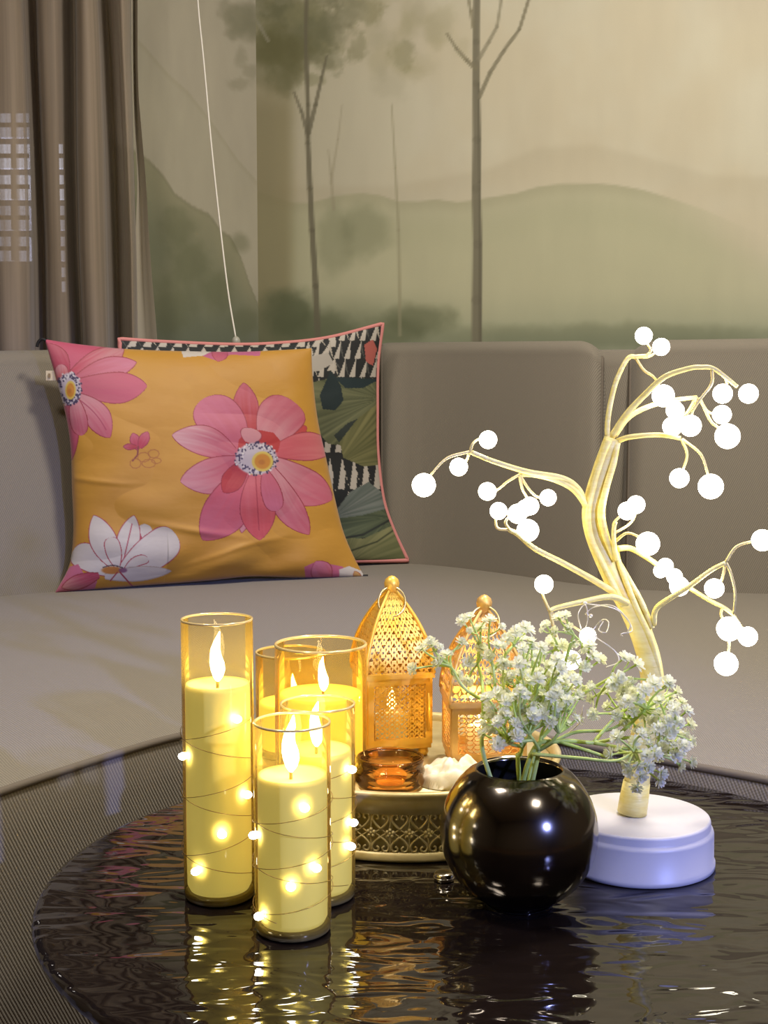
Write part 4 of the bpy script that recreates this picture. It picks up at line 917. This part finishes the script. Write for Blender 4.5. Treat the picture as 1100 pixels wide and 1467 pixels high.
def sprig(label, stem_px, hubs, heads, seed):
    """stem_px: main stem as (px, py, dy); hubs: {name: path from the stem}; heads: (px, py, dy, hub index, size px)"""
    rnd = random.Random(seed); root = empty('flower_sprig', (MOUTH.x, MOUTH.y, TZ+0.03), label, 'flower', 'white flower sprigs in the vase')
    parts = []
    def W3(p): return ony(p[0], p[1], VY + p[2])
    down = Vector((MOUTH.x + rnd.uniform(-.012, .012), MOUTH.y + rnd.uniform(-.012, .012), TZ+0.03))
    main = catmull([down] + [W3(p) for p in stem_px], 6); parts.append(tube(main, list(np.linspace(0.0019, 0.0014, len(main))), 6))
    HP = []
    for path in hubs:
        c = catmull([W3(p) for p in path], 6); parts.append(tube(c, list(np.linspace(0.0015, 0.0010, len(c))), 5)); HP.append(Vector(c[-1]))
    fl = []
    for (x, y, dy, hub, size) in heads:
        p = W3((x, y, dy)); h = HP[hub]; d = p - h; side = Vector((rnd.uniform(-1, 1), rnd.uniform(-1, 1), rnd.uniform(0, 1)))*d.length*0.16
        mid = h + d*0.5 + side + Vector((0, 0, -0.1*d.length)); c = catmull([h, mid, p], 6); parts.append(tube(c, list(np.linspace(0.0010, 0.0007, len(c))), 5))
        parts.append(tube([tuple(p - (p-mid).normalized()*0.0022), tuple(p)], [0.0007, 0.0016], 6))
        if d.length > 0.02 and rnd.random() < .8:   # a side shoot with its own bud
            q = h + d*0.6 + side*0.8; e = q + Vector((rnd.uniform(-1, 1), rnd.uniform(-1, 1), rnd.uniform(.2, 1)))*0.009; parts.append(tube(catmull([q, (q+e)/2 + Vector((0, 0, -.001)), e], 3), 0.0005, 5)); fl.append((e, e-q, size*0.62))
        fl.append((p, (p-mid), size))
    V, f = join(*parts); mesh('stems', V, f, stem_m, root)
    for (p, d, size) in fl:
        o = put('flower', FM[rnd.randrange(4)], None, root); dd = (d.normalized() + Vector((0, -0.5, 0.4))).normalized()
        s = span(p, size*0.45); o.location = p - ORG[root.name]; o.rotation_euler = dd.to_track_quat('Z', 'Y').to_euler(); o.scale = (s, s, s)
    return root
rnd = random.Random(12)
def cluster(cx, cy, rx, ry, n, hub, dys=(-.05, .03), size=(21, 29), mind=15):
    out = []; tries = 0
    while len(out) < n and tries < 4000:
        tries += 1; a = rnd.uniform(0, 6.283); r = math.sqrt(rnd.random()); x = cx + rx*r*math.cos(a); y = cy + ry*r*math.sin(a)
        if all(math.hypot(x-o[0], y-o[1]) > mind for o in out): out.append((x, y, rnd.uniform(*dys), hub, rnd.uniform(*size)))
    return out
sprig('upright white flower sprig at the left of the vase, reaching over the lanterns', [(694, 1088, -.012), (693, 1040, -.012), (692, 1004, -.012)],
      [[(692, 1004, -.012), (664, 985, -.012), (646, 955, -.014)], [(692, 1004, -.012), (708, 985, -.01), (706, 955, -.008)], [(692, 1004, -.012), (690, 975, 0), (684, 950, .01)], [(706, 960, -.008), (722, 940, 0), (735, 925, .008)]],
      [(592, 958, -.012, 0, 24), (604, 930, -.01, 0, 24), (617, 924, -.014, 0, 30), (628, 950, -.016, 0, 26), (640, 938, -.01, 0, 26), (660, 920, .0, 0, 24), (662, 890, .0, 2, 26), (672, 884, .004, 2, 22), (688, 900, .01, 2, 26), (702, 888, .0, 1, 24), (690, 930, .004, 2, 26), (672, 950, .0, 2, 26), (712, 925, -.01, 1, 26), (700, 940, -.012, 1, 24), (728, 915, .0, 3, 26), (740, 905, .0, 3, 26), (752, 898, .004, 3, 24), (758, 903, .01, 3, 22), (745, 930, .01, 3, 24), (670, 975, .01, 2, 24), (655, 968, .008, 0, 22), (722, 950, -.01, 3, 24)], 5)
sprig('dense middle spray of white flowers above the vase mouth', [(742, 1094, 0), (745, 1082, 0), (748, 1070, .0)],
      [[(748, 1070, 0), (742, 1050, -.02), (738, 1030, -.025)], [(748, 1070, 0), (762, 1045, -.01), (768, 1020, -.012)], [(748, 1070, 0), (752, 1040, .015), (750, 1005, .02)], [(748, 1070, 0), (732, 1066, -.02), (724, 1060, -.022)], [(762, 1045, -.01), (782, 1035, .0), (792, 1022, .0)]],
      cluster(733, 975, 40, 38, 15, 0) + cluster(775, 950, 34, 36, 14, 1) + cluster(748, 945, 34, 30, 8, 2, (0, .05)) + cluster(726, 1020, 40, 30, 15, 3, (-.045, .0)) + cluster(796, 985, 34, 36, 12, 4, (-.03, .03)), 6)
sprig('lime green tuft of fine stems and white flowers low over the vase rim', [(768, 1094, -.01), (770, 1084, -.012), (772, 1074, -.012)],
      [[(772, 1074, -.012), (790, 1062, -.02), (800, 1050, -.022)], [(772, 1074, -.012), (764, 1060, -.03), (758, 1052, -.03)], [(772, 1074, -.012), (776, 1050, .0), (784, 1034, .004)], [(764, 1060, -.03), (742, 1062, -.034), (728, 1060, -.036)]],
      cluster(806, 1010, 34, 30, 11, 0, (-.04, 0)) + cluster(762, 1012, 34, 28, 11, 1, (-.05, -.01)) + cluster(786, 975, 34, 30, 9, 2, (-.02, .03)) + cluster(716, 1045, 30, 22, 9, 3, (-.05, -.01)), 16)
sprig('white flower spray behind, reaching up to the trunk of the lit tree', [(765, 1085, .01), (790, 1040, .012), (815, 1005, .014)],
      [[(815, 1005, .014), (828, 985, .012), (832, 960, .012)], [(815, 1005, .014), (805, 965, .02), (800, 930, .02)], [(815, 1005, .014), (850, 985, .0), (875, 970, -.004)], [(805, 965, .02), (815, 930, .01), (822, 910, .01)]],
      [(782, 895, .01, 1, 20), (800, 885, .014, 3, 24), (810, 882, .01, 3, 22), (790, 920, .02, 1, 26), (778, 938, .02, 1, 24), (806, 925, .016, 1, 26), (822, 920, .01, 3, 26), (835, 928, .01, 3, 26), (845, 925, .01, 0, 24), (850, 940, .006, 0, 28), (860, 945, .01, 0, 26), (838, 955, .006, 0, 24), (822, 945, .01, 0, 24), (795, 905, .01, 3, 22), (815, 900, .01, 3, 22), (894, 942, -.006, 2, 26), (912, 952, -.004, 2, 30), (886, 972, -.01, 2, 30), (878, 980, -.01, 2, 26), (900, 998, -.012, 2, 28), (932, 974, -.006, 2, 24), (848, 1000, 0, 2, 26), (852, 1025, 0, 2, 22), (835, 985, .01, 0, 22)], 7)
sprig('white flower spray arching sideways from the vase over the white lamp base', [(760, 1082, -.012), (800, 1062, -.016), (850, 1064, -.012), (880, 1058, -.008)],
      [[(880, 1058, -.008), (905, 1035, -.01), (925, 1015, -.012)], [(880, 1058, -.008), (915, 1055, -.012), (945, 1045, -.014)], [(850, 1064, -.012), (895, 1072, -.02), (935, 1078, -.022)], [(800, 1062, -.016), (850, 1078, -.02), (890, 1092, -.024), (915, 1090, -.024)], [(850, 1064, -.012), (875, 1035, .0), (905, 1010, .002)], [(762, 1080, -.02), (830, 1086, -.03), (880, 1090, -.034), (908, 1078, -.034)], [(770, 1076, .0), (820, 1050, .004), (870, 1046, .0), (900, 1030, -.004)]],
      cluster(932, 998, 44, 26, 11, 0) + cluster(962, 1030, 26, 40, 15, 1) + cluster(950, 1065, 30, 28, 10, 2) + [(912, 1128, -.03, 3, 24), (918, 1112, -.03, 3, 26), (944, 1118, -.026, 3, 26), (948, 1108, -.03, 3, 24), (930, 1098, -.028, 3, 24), (990, 1092, -.014, 2, 26), (974, 1096, -.014, 2, 26), (975, 1080, -.012, 2, 24), (990, 1062, -.01, 1, 24), (902, 1085, -.03, 3, 24), (900, 1105, -.03, 3, 22), (910, 1062, -.03, 3, 24)] + cluster(930, 1035, 30, 22, 8, 4, (-.02, .03)) + cluster(905, 1075, 36, 30, 8, 5, (-.045, -.02)) + cluster(880, 1012, 34, 28, 8, 6, (-.02, .02)), 8)

# ================================================================== LIT TREE LAMP
WB = onz(910, 1233, TZ); RB_ = span(WB, 111); white_m = pmat('white_plastic', S(200, 197, 196), 0.4); noise_bump(white_m, 120, 0.02)
bark_m = pmat('gold_wrap', S(222, 196, 96), 0.38, 0.0); color_noise(bark_m, S(236, 216, 124), S(244, 230, 152), 60, stretch=(1, 1, 4)); noise_bump(bark_m, 300, 0.35, 0.0012, 2.0, (0.4, 0.4, 2.5))
twig_m = pmat('cream_twig_wrap', S(232, 212, 142), 0.5); noise_bump(twig_m, 400, 0.3, 0.0006)
bulb_m = emit('warm_white_bulb_glow', (1.0, 0.92, 0.72, 1), 14.0)
tree = empty('tree_lamp', WB, 'gold wire tree lamp with glowing round bulbs on a white base', 'lamp')
hb = ony(910, 1166, WB.y).z - TZ
V, f = lathe([(RB_*0.97, 0.0), (RB_*1.0, 0.001), (RB_*1.0, 0.0045), (RB_*0.982, 0.0055), (RB_*0.978, hb-0.011), (RB_*0.965, hb-0.0085), (RB_*0.945, hb-0.0075), (RB_*0.938, hb-0.0065), (RB_*0.936, hb-0.002), (RB_*0.925, hb-0.0004), (RB_*0.9, hb), (1e-4, hb)], WB, 96); mesh('lamp_base', V, f, white_m, tree)
TYY = WB.y
def tp(p, oy=0.0): return ony(p[0], p[1], TYY + (p[2] if len(p) > 2 else 0.0) + oy)
def branch(name, pts, r0, r1, m=bark_m, n=9, sub=6, parent=None):
    c = catmull([tp(p) for p in pts], sub); rr = [span(c[i], r0 + (r1-r0)*i/(len(c)-1)) for i in range(len(c))]
    V, f = tube(c, rr, n); return mesh(name, V, f, m, parent or tree)
branch('trunk', [(906, 1164), (911, 1130), (920, 1060), (934, 1000), (932, 955), (920, 912), (903, 872), (884, 838), (866, 800), (852, 765), (847, 735), (852, 705), (863, 668), (877, 628)], 19, 12, n=16)
V, f = tube([tp((905, 1164.5)), tp((908, 1145)), tp((912, 1120))], [span(WB, 21), span(WB, 20.5), span(WB, 19)], 18); mesh('trunk_sleeve', V, f, bark_m, tree)
branch('trunk_strand', [(946, 990, -.004), (942, 955, -.006), (930, 912, -.008), (912, 872, -.008), (897, 835, -.008), (886, 805, -.006), (882, 785, 0)], 5, 4)
branch('trunk_strand', [(893, 868, -.010), (880, 842, -.010), (862, 806, -.009), (846, 770, -.008), (842, 735, -.008), (850, 695, -.006), (862, 655, -.006), (872, 630, -.006)], 5, 5)
branch('trunk_strand', [(880, 800, -.008), (868, 768, -.010), (862, 735, -.010), (868, 700, -.008), (878, 665, -.006), (884, 634, -.004)], 5, 5)
NB = []
def bulb(x, y, dy, r):
    c = tp((x, y, dy)); V, f = ball(c, span(c, r), 20, 14); mesh('bulb', V, f, bulb_m, tree)
def twig(pts, bx, by, r, dy=None):
    dy = pts[-1][2] if dy is None and len(pts[-1]) > 2 else (dy or 0); branch('twig', list(pts) + [(bx, by, dy)], 2.3, 1.7, twig_m, 6, 5); bulb(bx, by, dy, r)
def br(pts, r0, r1): branch('branch', pts, r0, r1, bark_m, 8)
br([(845, 738, -.004), (838, 722, -.004), (827, 700, -.01), (805, 685, -.018), (756, 676, -.03), (707, 661, -.04), (673, 647, -.045)], 5.5, 3.6)
twig([(673, 647, -.045), (641, 656, -.05), (619, 678, -.055)], 607, 695, 17); twig([(673, 648, -.045), (677, 636, -.045), (686, 629, -.04)], 699, 630, 13); twig([(672, 648, -.045), (668, 660, -.04)], 657, 669, 13)
br([(842, 728, -.006), (822, 702, -.014), (795, 688, -.02), (766, 681, -.026), (744, 680, -.03)], 4.6, 3.2)
twig([(744, 680, -.03), (727, 690, -.032), (712, 702, -.03)], 698, 704, 13); twig([(744, 680, -.03), (748, 700, -.03), (756, 715, -.025)], 759, 725, 13); twig([(744, 680, -.03), (757, 700, -.028), (770, 712, -.026)], 785, 713, 12)
br([(882, 850, -.01), (845, 828, -.016), (805, 806, -.024), (766, 786, -.03), (742, 766, -.034), (729, 759, -.036)], 5.0, 3.2)
twig([(729, 759, -.036), (713, 757, -.036), (710, 746, -.036)], 714, 732, 12.5); twig([(731, 760, -.036), (724, 749, -.04), (730, 740, -.04)], 741, 736, 14); twig([(745, 768, -.034), (750, 764, -.03)], 756, 760, 16); bulb(752, 728, -.02, 12)
br([(899, 864, -.012), (874, 855, -.018), (835, 862, -.026), (800, 870, -.03), (787, 875, -.032)], 5.0, 3.2)
twig([(787, 875, -.032), (779, 857, -.032), (777, 848, -.032)], 779, 837, 13.5); twig([(787, 876, -.032), (800, 885, -.03), (822, 898, -.025)], 842, 911, 12); twig([(788, 878, -.032), (795, 905, -.03), (805, 930, -.028)], 818, 946, 14)
br([(871, 632, 0), (870, 610, 0), (874, 580, .004), (883, 545, .008), (899, 514, .012), (912, 511, .012), (925, 510, .012)], 4.2, 3.0)
twig([(925, 510, .012), (932, 503, .012), (928, 494, .012)], 922, 481, 12.5); twig([(920, 512, .012), (932, 510, .014)], 947, 497, 12.5); twig([(910, 512, .012), (922, 530, .012), (938, 542, .01)], 950, 567, 16)
br([(876, 626, 0), (897, 594, -.006), (923, 566, -.012), (952, 540, -.02), (986, 528, -.026), (1004, 526, -.028), (1022, 528, -.03), (1045, 545, -.03), (1056, 554, -.03)], 5.0, 2.8); bulb(1072, 564, -.03, 14)
twig([(1020, 530, -.03), (1019, 550, -.03), (1003, 572, -.034), (992, 590, -.034)], 989, 610, 15.5); twig([(1038, 538, -.03), (1041, 550, -.028)], 1035, 564, 14)
br([(880, 624, 0), (900, 598, .006), (930, 582, .014), (967, 573, .02), (998, 569, .024)], 4.6, 3.0)
twig([(998, 569, .024), (990, 585, .022), (980, 595, .02)], 967, 588, 13); twig([(1001, 570, .024), (1012, 588, .024), (1022, 593, .024)], 1034, 594, 13.5); twig([(1003, 572, .024), (1017, 602, .02), (1028, 612, .018)], 1042, 625, 18); twig([(996, 571, .024), (985, 590, .028), (975, 600, .03)], 963, 611, 14)
br([(884, 632, -.002), (903, 626, -.01), (943, 623, -.016), (975, 628, -.02)], 4.4, 3.2)
twig([(976, 629, -.02), (984, 650, -.02), (980, 668, -.02)], 973, 685, 14); twig([(977, 629, -.02), (1003, 650, -.024), (1013, 676, -.026)], 1018, 697, 18)
br([(884, 803, -.01), (880, 784, -.012), (879, 759, -.016), (882, 748, -.018)], 4.2, 2.6); twig([(880, 762, -.014), (880, 748, -.016)], 898, 732, 13, -.018); twig([(880, 764, -.014), (900, 752, -.012), (909, 740, -.012)], 911, 723, 13)
twig([(882, 775, -.012), (897, 764, -.018), (913, 768, -.024)], 928, 779, 17)
br([(884, 786, -.006), (904, 786, .0), (933, 803, .004), (967, 828, .008), (987, 842, .008), (1016, 860, .008), (1036, 870, .008), (1050, 880, .006)], 4.4, 2.8)
for (x, y, d, r) in ((953, 811, -.004, 11.5), (966, 826, -.004, 11.5), (973, 840, -.006, 14), (946, 818, .016, 10)): bulb(x, y, d, r)
br([(886, 806, -.004), (900, 830, -.006), (918, 862, -.006), (934, 900, -.006)], 4.4, 4.2)
twig([(1034, 872, .008), (1033, 882, .006)], 1044, 901, 17.5); twig([(1050, 880, .006), (1060, 895, .012)], 1071, 912, 14, .014); twig([(1044, 915, .006), (1044, 930, .004)], 1040, 951, 17)
br([(936, 895, -.006), (940, 872, -.012), (963, 855, -.02), (987, 840, -.026), (1017, 818, -.032), (1039, 806, -.034)], 4.6, 3.0)
twig([(1039, 806, -.034), (1054, 784, -.036), (1076, 776, -.038)], 1092, 774, 15.5); twig([(1039, 807, -.034), (1034, 830, -.03)], 1023, 843, 14); branch('twig', [(1040, 806, -.034), (1047, 822, -.034), (1053, 850, -.03), (1051, 880, -.024)], 2.2, 1.8, twig_m, 6)
# loose silvery wire ends
sil_m = pmat('silvery_wire', S(220, 214, 196), 0.35, 0.4); noise_bump(sil_m, 400, .1)
for pts in ([(836, 864), (880, 872), (900, 890), (905, 904), (890, 908), (892, 912)], [(838, 880), (850, 870), (878, 868), (902, 892), (898, 908)], [(832, 900), (828, 880), (838, 866), (842, 884), (838, 902)], [(842, 911), (862, 888), (872, 892), (868, 906), (858, 902), (864, 890)], [(852, 912), (880, 932), (886, 948), (868, 956)], [(836, 1010), (830, 1035), (812, 1052)]):
    branch('loose_wire', [(x, y, -.03 + 0.004*math.sin(x)) for x, y in pts], 0.9, 0.9, sil_m, 5)
for (x, y) in ((838, 864), (846, 882), (852, 912)):
    c = tp((x, y, -.03)); V, f = ball(c, span(c, 3.4), 8, 6, 0.8); mesh('wire_crimp', V, f, sil_m, tree)

# ================================================================== LAMPS OUT OF FRAME
fix_m = pmat('fixture_white', S(230, 226, 218), 0.5); noise_bump(fix_m, 60, .02)
dif_m = emit('ceiling_diffuser_glow', (1.0, 0.86, 0.68, 1), 1.2)
for (x, y), nm in zip(CEILING_LAMPS, ('nearest the mural', 'above the camera', 'at the back of the room')):
    r = empty('ceiling_lamp', (x, y, CEIL-0.04), 'flat square white ceiling lamp ' + nm, 'lamp', 'ceiling lamps')
    V, f = box(x-.2, x+.2, y-.2, y+.2, CEIL-0.04, CEIL-0.001); bevel(mesh('housing', V, f, fix_m, r, smooth=False), 0.006)
fl = empty('floor_lamp', (FLOOR_LAMP[0], FLOOR_LAMP[1], 0), 'slim black reading lamp with cool white light aimed at the table', 'lamp')
lm = pmat('black_lamp_metal', S(30, 30, 32), 0.4, 0.6); noise_bump(lm, 60, .02)
ad_ = (LAMP_AIM - Vector(FLOOR_LAMP)).normalized(); bk = Vector(FLOOR_LAMP) - ad_*0.17
V, f = lathe([(.14, 0), (.14, .012), (.12, .018), (.012, .022)], (bk.x, bk.y, 0), 40); mesh('base', V, f, lm, fl)
V, f = tube([(bk.x, bk.y, 0.02), (bk.x, bk.y, bk.z)], 0.010, 12); mesh('pole', V, f, lm, fl)
V, f = ball(bk, 0.022); mesh('joint', V, f, lm, fl)
fr0 = Vector(FLOOR_LAMP)
V, f = tube([tuple(bk), tuple(bk+ad_*0.03), tuple(bk+ad_*0.06), tuple(bk+ad_*0.15)], [0.012, 0.03, 0.045, 0.07], 28, cap=False); mesh('lamp_shade', V, f, lm, fl)
V, f = ball(bk+ad_*0.085, 0.026); mesh('light_source', V, f, emit('cool_white_lamp_glow', (0.55, 0.65, 1.0, 1), 6.0), fl)
